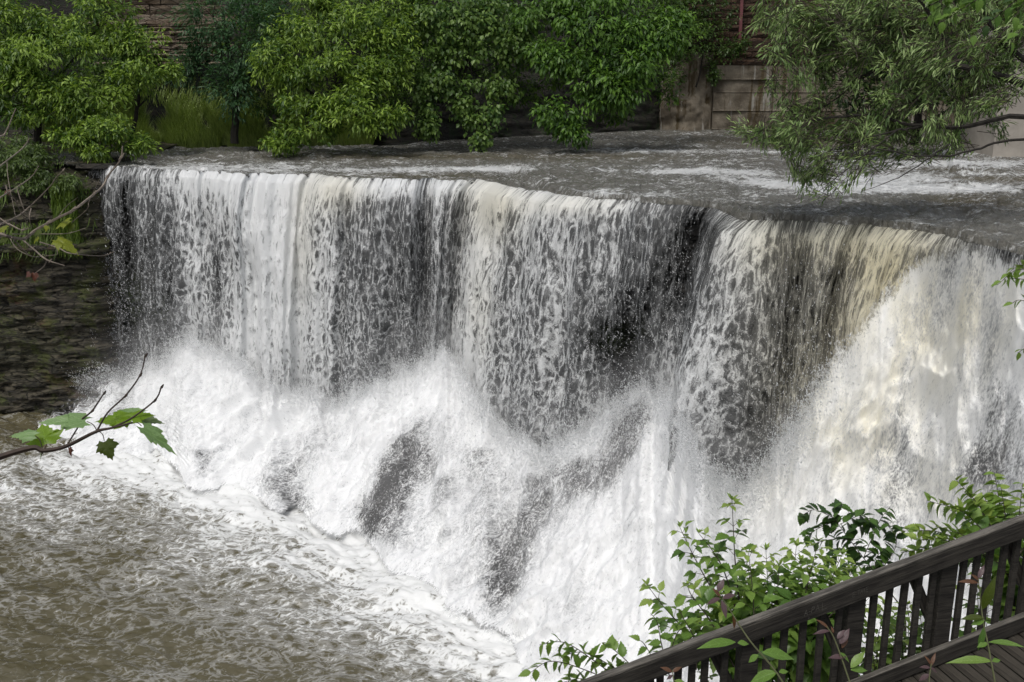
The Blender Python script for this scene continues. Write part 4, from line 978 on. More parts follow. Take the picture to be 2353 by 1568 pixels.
def bevel_box(sx, sy, sz, bv, nseg=1, wob=0.0, seed=0):
    """box along x with chamfered long edges and slightly uneven faces"""
    R = random.Random(seed); prof_ = [(-sy / 2 + bv, -sz / 2), (sy / 2 - bv, -sz / 2), (sy / 2, -sz / 2 + bv), (sy / 2, sz / 2 - bv), (sy / 2 - bv, sz / 2), (-sy / 2 + bv, sz / 2), (-sy / 2, sz / 2 - bv), (-sy / 2, -sz / 2 + bv)]
    v, f = [], []
    for i in range(nseg + 1):
        x = -sx / 2 + sx * i / nseg
        for (a, b) in prof_: v.append(Vector((x, a + R.uniform(-wob, wob), b + R.uniform(-wob, wob))))
    for i in range(nseg):
        for k_ in range(8): j = (k_ + 1) % 8; f.append([i * 8 + k_, i * 8 + j, (i + 1) * 8 + j, (i + 1) * 8 + k_][::-1])
    f.append(list(range(8))); f.append([nseg * 8 + k_ for k_ in range(8)][::-1]); return v, f
def piece(name, sx, sy, sz, loc, rot, mat, parent, bv=0.005, nseg=1, wob=0.0, seed=0, me=None):
    if me is None:
        v, f = bevel_box(sx, sy, sz, bv, nseg, wob, seed); me = mesh(name, [tuple(p) for p in v], f, mat)
    o_ = obj(name, me, parent); o_.matrix_local = Matrix.Translation(Vector(loc) - parent.location) @ rot; return o_
S0, S1 = -0.55, 4.6; Lr = (S1 - S0) / math.cos(pit)
piece('top_rail', Lr, 0.042, 0.135, along((S0 + S1) / 2, 0.0, -0.0675 - 0.012), RM, M_RAILW, rail, 0.006, 40, 0.0022, 1)
piece('rail_cap', Lr, 0.062, 0.024, along((S0 + S1) / 2, -0.010, -0.000), RM, M_CAPW, rail, 0.007, 60, 0.0020, 2)
piece('bottom_rail', Lr, 0.042, 0.115, along((S0 + S1) / 2, 0.0, -0.86), RM, M_RAILW, rail, 0.005, 30, 0.0015, 3)
bcap = piece('rail_edge', Lr, 0.046, 0.010, along((S0 + S1) / 2, -0.001, -0.797), RM, M_CAPW, rail, 0.003, 40, 0.001, 5)  # thin paler strip along the top of the bottom rail
bme = None
v, f = bevel_box(0.80, 0.036, 0.044, 0.004, 6, 0.001, 7); bme = mesh('baluster', [tuple(p) for p in v], f, M_RAILW); bme.transform(Matrix.Rotation(math.pi / 2, 4, 'Y'))
R = random.Random(12)
srcx = [1530, 1575, 1655, 1700, 1735, 1768, 1819, 1928, 1970, 2018, 2064, 2108, 2197, 2236, 2274, 2311, 2347, 2424, 2458, 2491, 2527, 2560, 2595, 2640]
for x in srcx:
    s_ = rail_s(x * 0.9191 + 6); o_ = obj('baluster', bme, rail)
    o_.matrix_local = Matrix.Translation(along(s_, -0.052, -0.43) - rail.location) @ RZ @ Matrix.Rotation(R.uniform(-0.012, 0.012), 4, 'Y') @ Matrix.Diagonal((R.uniform(0.92, 1.06), 1, 1, 1))
v, f = bevel_box(1.7, 0.10, 0.13, 0.006, 8, 0.002, 9); pme = mesh('post', [tuple(p) for p in v], f, M_RAILW); pme.transform(Matrix.Rotation(math.pi / 2, 4, 'Y'))
for x in (1612, 1880, 2150, 2384, 2620):
    s_ = rail_s(x * 0.9191 + 8); o_ = obj('post', pme, rail)
    o_.matrix_local = Matrix.Translation(along(s_, -0.085, -0.98) - rail.location) @ RZ
    a, b = along(s_ - 0.06, -0.11, -0.62), along(s_ - 0.26, -0.11, -0.17)
    v2, f2 = bevel_box((b - a).length, 0.035, 0.07, 0.004); me = mesh('brace', [tuple(p) for p in v2], f2, M_RAILW)
    o_ = obj('brace', me, rail); q = (b - a).to_track_quat('X', 'Z').to_matrix().to_4x4(); o_.matrix_local = Matrix.Translation((a + b) / 2 - rail.location) @ q
# letters scratched into the front of the rail
def strokes(name, lines, sc, s_, dz, w_=0.0032):
    mb = MB()
    for ln in lines:
        pts = [along(s_ + x * sc, 0.0222, dz + y * sc) for x, y in ln]
        for a, b in zip(pts[:-1], pts[1:]):
            d_ = b - a; q = d_.to_track_quat('X', 'Z').to_matrix().to_4x4(); mb.box((a + b) / 2, (d_.length, w_, w_), q)
    o_ = mb.build(name, M_CARVE, rail); o_.data.transform(Matrix.Translation(-rail.location)); return o_
M_CARVE = m_plain('scratched_wood', (0.085, 0.08, 0.07), 0.9, 0.2, 30, 0.2)
Aa = [[(0, 0), (0.3, 1), (0.6, 0)], [(0.12, 0.4), (0.5, 0.4)]]
Pp = [[(0, 0), (0.05, 1), (0.45, 0.95), (0.5, 0.65), (0.08, 0.5)]]
def sh(ls, dx, dy=0): return [[(x + dx, y + dy) for x, y in l] for l in ls]
s_c = rail_s(2009 * 0.9191)
strokes('carved_letters', sh(Aa, 0) + [[(0.75, 0.45), (1.05, 0.5)]] + sh(Pp, 1.25, 0.1) + [[(1.85, 0.1), (1.9, 0.12)]] + sh(Aa, 2.0, 0.1), 0.042, s_c, -0.100, 0.0022)
strokes('carved_letters', [[(0, 1), (0, 0), (0.6, 0)]], 0.055, rail_s(2054 * 0.9191), -0.105, 0.0018)
strokes('carved_letters', [[(0, 0), (0.5, 0)], [(0.25, 0), (0.25, 0.5)]], 0.03, rail_s(2019 * 0.9191), -0.128, 0.0018)
strokes('carved_letters', [[(0.5, 1), (0, 1), (0, 0), (0.5, 0)], [(0, 0.5), (0.4, 0.5)]] + [[(1.0, 1), (1.5, 1)], [(1.25, 1), (1.25, 0)], [(1.7, 0), (1.7, 1)], [(1.7, 0.5), (2.1, 0.5)], [(2.1, 0), (2.1, 1)], [(2.4, 0), (2.4, 1)], [(3.2, 1), (2.75, 1), (2.75, 0), (3.2, 0)], [(2.75, 0.5), (3.1, 0.5)]], 0.036, rail_s(2130 * 0.9191), -0.095, 0.0014)
# boardwalk planks
deck = empty('boardwalk', along(2.4, 0.8, -0.95), 'weathered plank boardwalk behind the dark railing in the lower right corner', 'boardwalk')
v, f = bevel_box(1.9, 0.088, 0.035, 0.004, 6, 0.0015, 4); pm2 = mesh('plank', [tuple(p) for p in v], f, M_DECKW)
k_ = 0; s_ = -0.6
while s_ < 4.6:
    o_ = obj('plank', pm2, deck); o_.matrix_local = Matrix.Translation(along(s_, 0.92 + R.uniform(-0.01, 0.01), -0.955 + R.uniform(-0.002, 0.002)) - deck.location) @ RM @ Matrix.Rotation(math.pi / 2, 4, 'Z'); s_ += 0.094
for off in (0.12, 1.7):
    piece('joist', Lr, 0.05, 0.16, along((S0 + S1) / 2, off, -1.056), RM, M_RAILW, deck, 0.004, 1)
# the near bank below the boardwalk
NBx = np.linspace(-3.5, 14, 160); NBt = np.linspace(0, 1, 90)
G = np.zeros((90, 160, 3)); G[..., 0] = NBx[None]
zc = np.array([5.6, 4.6, 3.9, 3.3, 1.6, -0.6])
yo = np.array([-6, 3.8, 5.4, 6.6, 7.7, 8.6])
G[..., 2] = np.interp(NBt, np.linspace(0, 1, 6), zc)[:, None] - 0.35 * np.maximum(0, 2.2 - NBx)[None] * sm(0, .4, NBt)[:, None]
G[..., 1] = np.interp(NBt, np.linspace(0, 1, 6), yo)[:, None] + 0.28 * np.maximum(NBx - 1.0, 0)[None] * NBt[:, None] - 0.55 * np.maximum(1.2 - NBx, 0)[None] * NBt[:, None]
G[..., 2] += (fbm(G[..., 0] * 1.2, G[..., 1] * 1.2, 2, 4) - 0.5) * 0.35
G[..., 2] = np.minimum(G[..., 2], 5.2)
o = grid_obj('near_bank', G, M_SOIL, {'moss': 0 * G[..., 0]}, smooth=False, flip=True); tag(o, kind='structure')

# ================================================================== leaves that can be told apart
def leaf_mesh(name, mat, prof_=None, teeth=0, droop=0.22, fold=0.18, thick=0.004):
    """leaf along +Y, length 1, with folded halves, teeth and a drooping tip"""
    prof_ = prof_ or [(0.0, 0.02), (0.12, 0.16), (0.3, 0.26), (0.5, 0.27), (0.7, 0.19), (0.86, 0.09), (1.0, 0.0)]
    ys = [p[0] for p in prof_]; ws = [p[1] for p in prof_]
    if teeth:
        yy = np.linspace(0, 1, teeth * 2 + 1); ww = np.interp(yy, ys, ws); ww = ww * np.where(np.arange(len(yy)) % 2, 1.12, 0.86); ww[0] = 0.015; ww[-1] = 0
        yy = np.where(np.arange(len(yy)) % 2, yy + 0.012, yy)
    else: yy, ww = np.array(ys), np.array(ws)
    v = []; n = len(yy)
    for y, w_ in zip(yy, ww):
        z = -droop * y * y
        v += [(-w_, y, z + fold * w_), (0, y, z), (w_, y, z + fold * w_)]
    f = []
    for i in range(n - 1):
        a = i * 3; f += [[a, a + 1, a + 4, a + 3], [a + 1, a + 2, a + 5, a + 4]]
    me = mesh(name, np.array(v, float), f, mat); me.polygons.foreach_set('use_smooth', [True] * len(me.polygons)); return me
def lobed_mesh(name, mat, curl=0.25, seed=0, lobes=None):
    """broad lobed, coarsely toothed leaf (plane-tree kind), foot at origin, tip at +Y"""
    out_ = lobes or [(0.0, 0.03), (0.10, 0.02), (0.30, -0.10), (0.36, 0.02), (0.58, 0.06), (0.50, 0.14), (0.60, 0.25), (0.72, 0.40), (0.54, 0.40), (0.50, 0.50), (0.36, 0.50), (0.34, 0.62), (0.24, 0.66), (0.22, 0.80), (0.10, 0.84), (0.0, 1.0)]
    R = random.Random(seed)
    rt_ = [(x * R.uniform(0.93, 1.07), y + R.uniform(-0.015, 0.015)) for x, y in out_]; lf = [(-x * R.uniform(0.93, 1.07), y + R.uniform(-0.015, 0.015)) for x, y in out_[1:-1]]
    ring = rt_ + lf[::-1]; n = len(ring)
    v = [(0, 0.38, 0)]; f = []
    for s_ in (0.33, 0.67, 1.0):
        for x, y in ring:
            px, py = x * s_, 0.38 + (y - 0.38) * s_
            z = 0.16 * abs(px) - curl * px * px * 1.2 - curl * 0.8 * (py - 0.2) ** 2 + 0.025 * math.sin(11 * px + 7 * py + seed)
            v.append((px, py, z))
    for k_ in range(n):
        j = (k_ + 1) % n; f.append([0, 1 + j, 1 + k_][::-1] if False else [0, 1 + k_, 1 + j])
        for r_ in (0, 1): a = 1 + r_ * n; f.append([a + k_, a + n + k_, a + n + j, a + j])
    me = mesh(name, np.array(v, float), f, mat); me.polygons.foreach_set('use_smooth', [True] * len(me.polygons)); return me
ML = {k: m_leafc('leaf_' + k, c, tr, 0.38, ve) for k, c, tr, ve in [
    ('mid_green', (0.14, 0.25, 0.045), 0.3, 0.25), ('light_green', (0.21, 0.33, 0.07), 0.35, 0.25), ('deep_green', (0.085, 0.17, 0.033), 0.25, 0.2),
    ('tip_green', (0.29, 0.40, 0.09), 0.35, 0.1), ('dark_leaf', (0.04, 0.085, 0.022), 0.2, 0.2), ('purple_leaf', (0.10, 0.060, 0.065), 0.25, 0.15), ('rust_leaf', (0.13, 0.062, 0.032), 0.3, 0.1),
    ('bright_lobed', (0.20, 0.34, 0.02), 0.45, 0.25), ('pale_underside', (0.24, 0.38, 0.15), 0.35, 0.35), ('olive_leaf', (0.075, 0.105, 0.015), 0.4, 0.2), ('brown_leaf', (0.10, 0.035, 0.02), 0.1, 0.0), ('yellow_leaf', (0.24, 0.28, 0.03), 0.45, 0.3), ('grey_green', (0.16, 0.22, 0.10), 0.3, 0.3)]}  # first lobed colour is the leaf's own bright green
NARROW = [(0, 0.015), (0.15, 0.11), (0.35, 0.18), (0.55, 0.18), (0.75, 0.11), (0.9, 0.04), (1, 0)]
OVATE = [(0, 0.02), (0.12, 0.2), (0.3, 0.31), (0.5, 0.30), (0.7, 0.2), (0.86, 0.09), (1, 0)]
BROAD = [(0, 0.02), (0.1, 0.24), (0.3, 0.36), (0.55, 0.33), (0.75, 0.22), (0.9, 0.10), (1, 0)]
LM = {}
def lm(shape, colr, k_=0):
    key = (shape, colr, k_)
    if key not in LM:
        pr = {'narrow': NARROW, 'ovate': OVATE, 'broad': BROAD}[shape]; te = {'narrow': 0, 'ovate': 6, 'broad': 8}[shape]
        LM[key] = leaf_mesh('leaf', ML[colr], pr, te, droop=(0.10, 0.28, 0.45)[k_], fold=(0.35, 0.2, 0.5)[k_])
    return LM[key]
class Plant:
    def __init__(s, name, label, cat_, root, stemmat=None, stem_r=0.006, group=None):
        s.t = empty(name, root, label, cat_, group); s.root = Vector(root); s.mb = MB(); s.sm = stemmat or M_BARK; s.n = 0; s.R = random.Random(len(label) * 7 + len(name)); s.extra = []
    def stem(s, pts, r0, r1=None, n=5):
        p = curve_pts(pts, n, 0.0, s.R); r1 = r0 * 0.35 if r1 is None else r1
        s.mb.tube(p, [r0 + (r1 - r0) * i / (len(p) - 1) for i in range(len(p))], 5); return p
    def leaf(s, me, p, d, size, up=(0, 0, 1), roll=0.0, wid=1.0):
        d = Vector(d).normalized(); up = Vector(up); x = d.cross(up)
        if x.length < 1e-3: x = Vector((1, 0, 0))
        x.normalize(); z = x.cross(d); M_ = Matrix((x, d, z)).transposed().to_4x4()
        M_ = Matrix.Translation(Vector(p) - s.root) @ M_ @ Matrix.Rotation(roll, 4, 'Y') @ Matrix.Diagonal((size * wid, size, size, 1))
        s.n += 1
        if s.n <= 300:
            o_ = obj('leaf', me, s.t); o_.matrix_local = M_
        else: s.extra.append((me, M_))
    def done(s):
        q = s.mb.build('stem', s.sm, s.t); q.data.transform(Matrix.Translation(-s.root))
        if s.extra:
            vv_, ff_, mi, mats = [], [], [], []
            for me, M_ in s.extra:
                o_ = len(vv_); vv_ += [tuple(M_ @ v_.co) for v_ in me.vertices]; m_ = me.materials[0]
                if m_ not in mats: mats.append(m_)
                for p in me.polygons: ff_.append([i + o_ for i in p.vertices]); mi.append(mats.index(m_))
            me = mesh('leaves', np.array(vv_), ff_)
            for m_ in mats: me.materials.append(m_)
            me.polygons.foreach_set('material_index', mi); me.polygons.foreach_set('use_smooth', [True] * len(mi))
            q = obj('leaves', me, s.t); q['kind'] = 'stuff'
        return s.t
def compound(P, p, d, size, cols, R, n=3, shape='ovate'):
    """leaf of three or five toothed leaflets on a stalk"""
    d = Vector(d).normalized(); L = size * 0.8; e = Vector(p) + d * L + Vector((0, 0, -0.05 * L))
    P.mb.tube([p, Vector(p).lerp(e, 0.5) + Vector((0, 0, 0.03 * L)), e], [0.0022, 0.0018, 0.0014], 4)
    side = d.cross(Vector((0, 0, 1))).normalized(); c = R.choice(cols)
    P.leaf(lm(shape, c, R.randint(0, 2)), e, d + Vector((0, 0, -R.uniform(0.15, 0.7))), size * R.uniform(0.95, 1.15), roll=R.uniform(-0.4, 0.4))
    for k_, sgn in enumerate([-1, 1, -1, 1][:n - 1]):
        q = e - d * (L * 0.22 * (1 + k_ // 2 * 1.2))
        P.leaf(lm(shape, c, R.randint(0, 2)), q, d * 0.55 + side * sgn * 0.9 + Vector((0, 0, -R.uniform(0.1, 0.65))), size * R.uniform(0.7, 0.95), roll=R.uniform(-0.4, 0.4))
def shoot(P, pts, r0, size, cols, tipcols, R, gap=0.13, kind='compound', start=0.15, shape='ovate', nl=3, taper=0.55):
    p = P.stem(pts, r0, 0.002, 8); L = [0]
    for a, b in zip(p[:-1], p[1:]): L.append(L[-1] + (b - a).length)
    s_ = L[-1] * start; rot = R.uniform(0, 3)
    while s_ < L[-1]:
        i = max(k_ for k_ in range(len(L)) if L[k_] <= s_); i = min(i, len(p) - 2); q = p[i].lerp(p[i + 1], (s_ - L[i]) / max(1e-6, L[i + 1] - L[i]))
        dr = (p[i + 1] - p[i]).normalized(); a = dr.cross(Vector((0.2, 1, 0.1))).normalized(); b = dr.cross(a)
        f_ = s_ / L[-1]; sz = size * (1 - taper * f_ ** 3) * R.uniform(0.85, 1.12)
        if kind == 'compound':
            for k_ in (0, 1):
                dd = a * math.cos(rot + math.pi * k_) + b * math.sin(rot + math.pi * k_) + dr * (0.35 + 0.5 * f_)
                compound(P, q, dd, sz, cols if f_ < 0.85 else tipcols, R, nl, shape)
            rot += math.pi / 2 + R.uniform(-0.3, 0.3)
        else:
            sd = 1 if int(s_ / gap) % 2 else -1
            dd = a * sd * 0.8 + dr * 0.55 + Vector((0, 0, -0.45)) + b * R.uniform(-0.3, 0.3)
            P.leaf(lm(shape, R.choice(cols if f_ < 0.85 else tipcols), R.randint(0, 2)), q, dd, sz, roll=R.uniform(-0.5, 0.5))
        s_ += gap * (1 - 0.35 * f_) * R.uniform(0.85, 1.15)
    if kind == 'compound':
        for k_ in range(7):
            P.leaf(lm('narrow', R.choice(tipcols), 0), p[-1], Vector((R.uniform(-1, 1), R.uniform(-1, 1), R.uniform(0.3, 1.4))), size * R.uniform(0.28, 0.5))
    return p
R = random.Random(41)
MG = ['mid_green', 'mid_green', 'deep_green', 'light_green']; TG = ['tip_green', 'light_green']
T = 7.7
# box elder sapling with the tall leader
P = Plant('box_elder_sapling', 'box elder sapling whose tall leader stands against the white water left of the railing', 'shrub', at_t(1720, 1620, 7.9))
b0 = P.root
P_ = lambda x, y, t=T: at_t(x, y, t)
shoot(P, [b0, P_(1705, 1440), P_(1690, 1300), P_(1682, 1150)], 0.012, 0.165, MG, TG, R, 0.17)
shoot(P, [P_(1712, 1500), P_(1650, 1380), P_(1600, 1290), P_(1562, 1212)], 0.008, 0.14, MG, TG, R, 0.115)
shoot(P, [P_(1712, 1480), P_(1670, 1330), P_(1640, 1270), P_(1605, 1225)], 0.007, 0.125, MG, TG, R, 0.115)
shoot(P, [P_(1700, 1540), P_(1600, 1470), P_(1530, 1400), P_(1487, 1345)], 0.008, 0.14, MG, TG, R, 0.12)
shoot(P, [P_(1700, 1560, 7.5), P_(1640, 1440, 7.4), P_(1590, 1370, 7.4), P_(1580, 1345, 7.4)], 0.007, 0.14, MG, TG, R, 0.11)
P.done()
P = Plant('box_elder_bush', 'broad bush of toothed green leaflets rising behind the middle of the railing', 'shrub', at_t(1800, 1600, 7.9))
for tx_, ty_, bx_ in [(1760, 1265, 1770), (1830, 1255, 1810), (1880, 1245, 1830), (1935, 1275, 1860), (1720, 1310, 1740), (1790, 1300, 1780), (1860, 1320, 1830), (1930, 1330, 1870), (1990, 1330, 1880), (1650, 1370, 1700), (1700, 1330, 1740), (1810, 1370, 1800), (1900, 1290, 1850), (1750, 1400, 1760), (1850, 1400, 1830), (1960, 1370, 1900), (1690, 1440, 1720), (1640, 1480, 1690), (1570, 1470, 1640), (1780, 1340, 1790), (1840, 1290, 1820), (1900, 1340, 1860), (1960, 1310, 1890), (1730, 1370, 1750), (1810, 1430, 1800), (1880, 1370, 1850), (1700, 1390, 1730), (1660, 1430, 1700), (1610, 1430, 1680), (1720, 1270, 1740), (1770, 1360, 1780), (1920, 1380, 1880), (2000, 1370, 1930), (1640, 1330, 1700), (1740, 1450, 1760)]:
    yy = R.uniform(7.3, 8.1); shoot(P, [P.root, P_(bx_, 1450, yy), P_((bx_ + tx_) / 2, (1450 + ty_) / 2, yy), P_(tx_, ty_, yy)], 0.006, 0.16, MG, TG, R, 0.11, start=0.35)
P.done()
P = Plant('arching_shrub', 'dark arching shrub with rows of small hanging leaves in front of the churning water', 'shrub', at_t(2080, 1500, 8.2))
DK = ['dark_leaf', 'deep_green', 'dark_leaf']
stems_ = [[(2075, 1400), (1990, 1290), (1915, 1190)], [(1915, 1190), (1870, 1172), (1838, 1190)], [(1925, 1195), (1880, 1215), (1850, 1235)], [(1915, 1190), (1930, 1170), (1935, 1155)], [(1930, 1205), (1985, 1185), (2010, 1230)],
          [(1960, 1240), (1910, 1240), (1870, 1250)], [(1985, 1280), (2020, 1200), (2045, 1165)], [(2000, 1300), (1960, 1300), (1930, 1320)], [(2020, 1320), (2060, 1250), (2040, 1200)], [(2040, 1350), (1990, 1340), (1950, 1370)], [(1970, 1260), (1930, 1270), (1900, 1290)], [(1950, 1225), (1975, 1205), (2000, 1190)], [(2030, 1340), (2010, 1290), (2035, 1260)]]
P.stem([P.root, P_(2080, 1420, 8.2)], 0.012, 0.010)
for st_ in stems_: shoot(P, [P_(a, b, 8.1 + 0.1 * (i % 2)) for i, (a, b) in enumerate(st_)], 0.006 if st_[0][0] > 2070 else 0.003, 0.115, DK, ['deep_green'], R, 0.034, 'alt', 0.3 if st_[0][0] > 2070 else 0.02, 'ovate', taper=0.3)
P.done()
P = Plant('broadleaf_shrub', 'leafy green shrub crowding over the right end of the railing', 'shrub', at_t(2330, 1560, 8.2))
for (tx_, ty_), (mx, my) in [((2195, 1100), (2260, 1180)), ((2285, 1085), (2300, 1180)), ((2130, 1150), (2230, 1190)), ((2060, 1220), (2180, 1230)), ((2070, 1270), (2190, 1260)), ((2350, 1110), (2340, 1200)), ((2240, 1160), (2290, 1230)), ((2150, 1210), (2230, 1240)), ((2320, 1150), (2340, 1210)), ((2380, 1120), (2390, 1200)), ((2270, 1210), (2300, 1260)), ((2200, 1240), (2260, 1260)), ((2420, 1090), (2400, 1200)), ((2130, 1270), (2200, 1280)), ((2300, 1120), (2310, 1190)), ((2350, 1180), (2350, 1230)), ((2215, 1130), (2270, 1190)), ((2180, 1170), (2250, 1220)), ((2100, 1240), (2200, 1250)), ((2260, 1140), (2290, 1200)), ((2300, 1220), (2310, 1270)), ((2400, 1160), (2390, 1220))]:
    yy = R.uniform(7.7, 8.4); shoot(P, [P.root, P_(2320, 1330, yy), P_(mx, my, yy), P_(tx_, ty_, yy)], 0.007, 0.135, ['mid_green', 'light_green', 'deep_green'], ['light_green', 'tip_green'], R, 0.034, 'alt', 0.40, 'broad', taper=0.35)
P.done()
P = Plant('elm_twig', 'low spray of pleated toothed leaves beside the lower left end of the railing', 'shrub', at_t(1460, 1640, 7.4))
for pt in [[(1470, 1600), (1380, 1530), (1300, 1478), (1240, 1482)], [(1470, 1600), (1370, 1550), (1270, 1520), (1215, 1548)], [(1480, 1590), (1420, 1540), (1340, 1500), (1290, 1510)], [(1490, 1590), (1450, 1530), (1400, 1485), (1385, 1480)], [(1500, 1580), (1500, 1520), (1480, 1480), (1465, 1470)], [(1440, 1600), (1380, 1570), (1330, 1560), (1290, 1570)], [(1520, 1560), (1540, 1500), (1560, 1450), (1590, 1440)], [(1540, 1560), (1520, 1480), (1510, 1430), (1495, 1410)], [(1600, 1540), (1600, 1480), (1570, 1420), (1560, 1400)]]:
    shoot(P, [P_(a, b, 7.2 + R.uniform(-0.1, 0.1)) for a, b in pt], 0.005, 0.12, ['light_green', 'mid_green'], ['light_green'], R, 0.05, 'alt', 0.15, 'ovate', taper=0.3)
P.done()
# greenery seen through the balusters
P = Plant('bank_plants', 'green leafy plants filling the bank behind the balusters', 'plants', at_t(1900, 1700, 7.8))
for i in range(60):
    x = R.uniform(1420, 2380); yb = np.interp(x, [1376, 2353], [1600, 1230]); ty_ = yb + R.uniform(20, 150); t_ = R.uniform(7.3, 8.3)
    shoot(P, [P_(x + R.uniform(-40, 40), ty_ + 260, t_), P_(x + R.uniform(-20, 20), ty_ + 120, t_), P_(x, ty_, t_)], 0.005, 0.14, MG + ['light_green'], TG, R, 0.11, 'compound' if i % 2 else 'alt', 0.2, 'ovate')
P.done()
# red-tipped stems between camera and railing
RT = 5.6
def honeysuckle(label, path, nodes, tip, root_t=RT):
    P = Plant('honeysuckle_stem', label, 'plant', at_t(path[0][0], path[0][1], root_t), m_plain('pale_green_stem', (0.12, 0.13, 0.06), 0.6, 0.2, 10, 0.2), group=None)
    p = P.stem([at_t(x, y, root_t) for x, y in path], 0.0065, 0.003, 6)
    for (x, y, lx_, ly_, size, c, dt) in nodes:
        a = at_t(x, y, root_t); b = at_t(lx_, ly_, root_t + dt); P.leaf(lm('narrow', c, 1), a, b - a, (b - a).length, up=(0, -0.4, 1), wid=size)
    P.done(); return P
honeysuckle('young stem with opposite green leaves and a purple tip before the middle of the railing', [(1830, 1620), (1780, 1540), (1725, 1475), (1682, 1410), (1660, 1375)],
    [(1690, 1476, 1612, 1474, 0.7, 'mid_green', -.1), (1695, 1478, 1722, 1476, 1.6, 'mid_green', 0), (1740, 1510, 1790, 1500, 1.1, 'deep_green', .1), (1742, 1505, 1718, 1520, 1.5, 'mid_green', 0), (1752, 1500, 1830, 1503, 1.1, 'mid_green', 0), (1785, 1545, 1720, 1562, 1.2, 'mid_green', 0), (1790, 1545, 1812, 1540, 1.6, 'mid_green', 0),
     (1658, 1380, 1672, 1420, 0.9, 'purple_leaf', -.05), (1655, 1372, 1640, 1350, 1.0, 'rust_leaf', 0), (1655, 1375, 1622, 1385, 1.1, 'purple_leaf', 0), (1650, 1360, 1662, 1330, 1.3, 'purple_leaf', 0), (1660, 1376, 1690, 1362, 1.2, 'purple_leaf', 0), (1684, 1412, 1692, 1450, 0.6, 'rust_leaf', 0)], None)
honeysuckle('young stem with reddish top leaves in front of the right end of the railing', [(2300, 1640), (2285, 1560), (2270, 1480), (2258, 1420), (2248, 1330)],
    [(2248, 1340, 2205, 1330, 0.8, 'rust_leaf', 0), (2248, 1330, 2262, 1298, 0.9, 'purple_leaf', 0), (2250, 1335, 2235, 1318, 1.2, 'rust_leaf', 0), (2258, 1400, 2285, 1335, 0.7, 'olive_leaf', -.1), (2262, 1420, 2210, 1415, 0.9, 'olive_leaf', 0), (2262, 1425, 2232, 1432, 1.6, 'mid_green', 0), (2264, 1428, 2276, 1432, 1.6, 'mid_green', 0),
     (2272, 1476, 2352, 1474, 0.6, 'mid_green', -.1), (2270, 1478, 2245, 1484, 1.5, 'mid_green', 0), (2280, 1520, 2182, 1508, 0.6, 'light_green', 0), (2280, 1520, 2300, 1514, 1.6, 'mid_green', 0), (2262, 1440, 2250, 1500, 0.6, 'deep_green', 0)], None)
honeysuckle('purple leaved stem in front of the balusters near the carved letters', [(1975, 1640), (1950, 1560), (1918, 1470), (1900, 1440)],
    [(1905, 1446, 1880, 1420, 0.7, 'rust_leaf', 0), (1908, 1450, 1868, 1452, 0.7, 'purple_leaf', 0), (1915, 1455, 1912, 1440, 1.2, 'rust_leaf', 0), (1924, 1468, 1940, 1446, 1.2, 'purple_leaf', 0), (1930, 1480, 1950, 1444, 1.2, 'purple_leaf', 0), (1935, 1490, 1948, 1452, 0.7, 'rust_leaf', .1), (1945, 1510, 1905, 1506, 1.0, 'purple_leaf', 0), (1955, 1535, 1985, 1495, 1.1, 'light_green', 0), (1955, 1540, 1995, 1535, 1.2, 'mid_green', 0), (1930, 1500, 1958, 1520, 0.9, 'mid_green', 0)], None)
honeysuckle('small rust coloured shoot at the lower left end of the railing', [(1560, 1640), (1552, 1590), (1545, 1540)],
    [(1545, 1545, 1520, 1530, 1.1, 'rust_leaf', 0), (1545, 1545, 1565, 1530, 1.1, 'rust_leaf', 0), (1547, 1552, 1530, 1560, 1.2, 'purple_leaf', 0), (1550, 1565, 1580, 1568, 1.2, 'light_green', 0), (1550, 1570, 1525, 1575, 1.3, 'mid_green', 0)], None)
honeysuckle('dark red shoot in front of the bottom rail', [(2140, 1640), (2135, 1570), (2140, 1525)],
    [(2138, 1535, 2115, 1530, 1.1, 'purple_leaf', 0), (2138, 1532, 2150, 1500, 0.7, 'rust_leaf', 0), (2138, 1535, 2158, 1545, 1.2, 'purple_leaf', 0), (2136, 1550, 2110, 1562, 1.2, 'purple_leaf', 0), (2140, 1530, 2128, 1505, 0.7, 'rust_leaf', 0)], None)
# sprig at the right edge
P = Plant('edge_sprig', 'small green leaf sprays poking in at the right edge of the falls', 'branch', at_t(2480, 760, 8.5))
for pt in [[(2480, 760), (2400, 640), (2340, 620), (2292, 655)], [(2430, 680), (2360, 645), (2320, 640)], [(2480, 760), (2400, 710), (2345, 690), (2322, 700)], [(2480, 760), (2420, 790), (2360, 800), (2338, 812)], [(2470, 740), (2390, 660), (2350, 610), (2320, 625)]]:
    shoot(P, [at_t(a, b, 8.5) for a, b in pt], 0.005, 0.11, ['mid_green', 'light_green'], ['light_green'], R, 0.06, 'alt', 0.35, 'ovate', taper=0.3)
P.done()
# dark close leaves in the upper right corner
P = Plant('overhanging_branch', 'close dark green leaves hanging in the upper right corner in front of the willow', 'branch', at_t(2450, -120, 6.0))
for i in range(11):
    x = R.uniform(2110, 2420); y = R.uniform(0, 130) * (1 if x > 2200 else 0.5)
    shoot(P, [at_t(2450, -120, 6.2), at_t((x + 2450) / 2, y - 90, 6.2), at_t(x, y, 6.1)], 0.006, 0.10, ['deep_green', 'mid_green', 'dark_leaf'], ['mid_green'], R, 0.055, 'alt', 0.35, 'ovate', taper=0.2)
P.done()

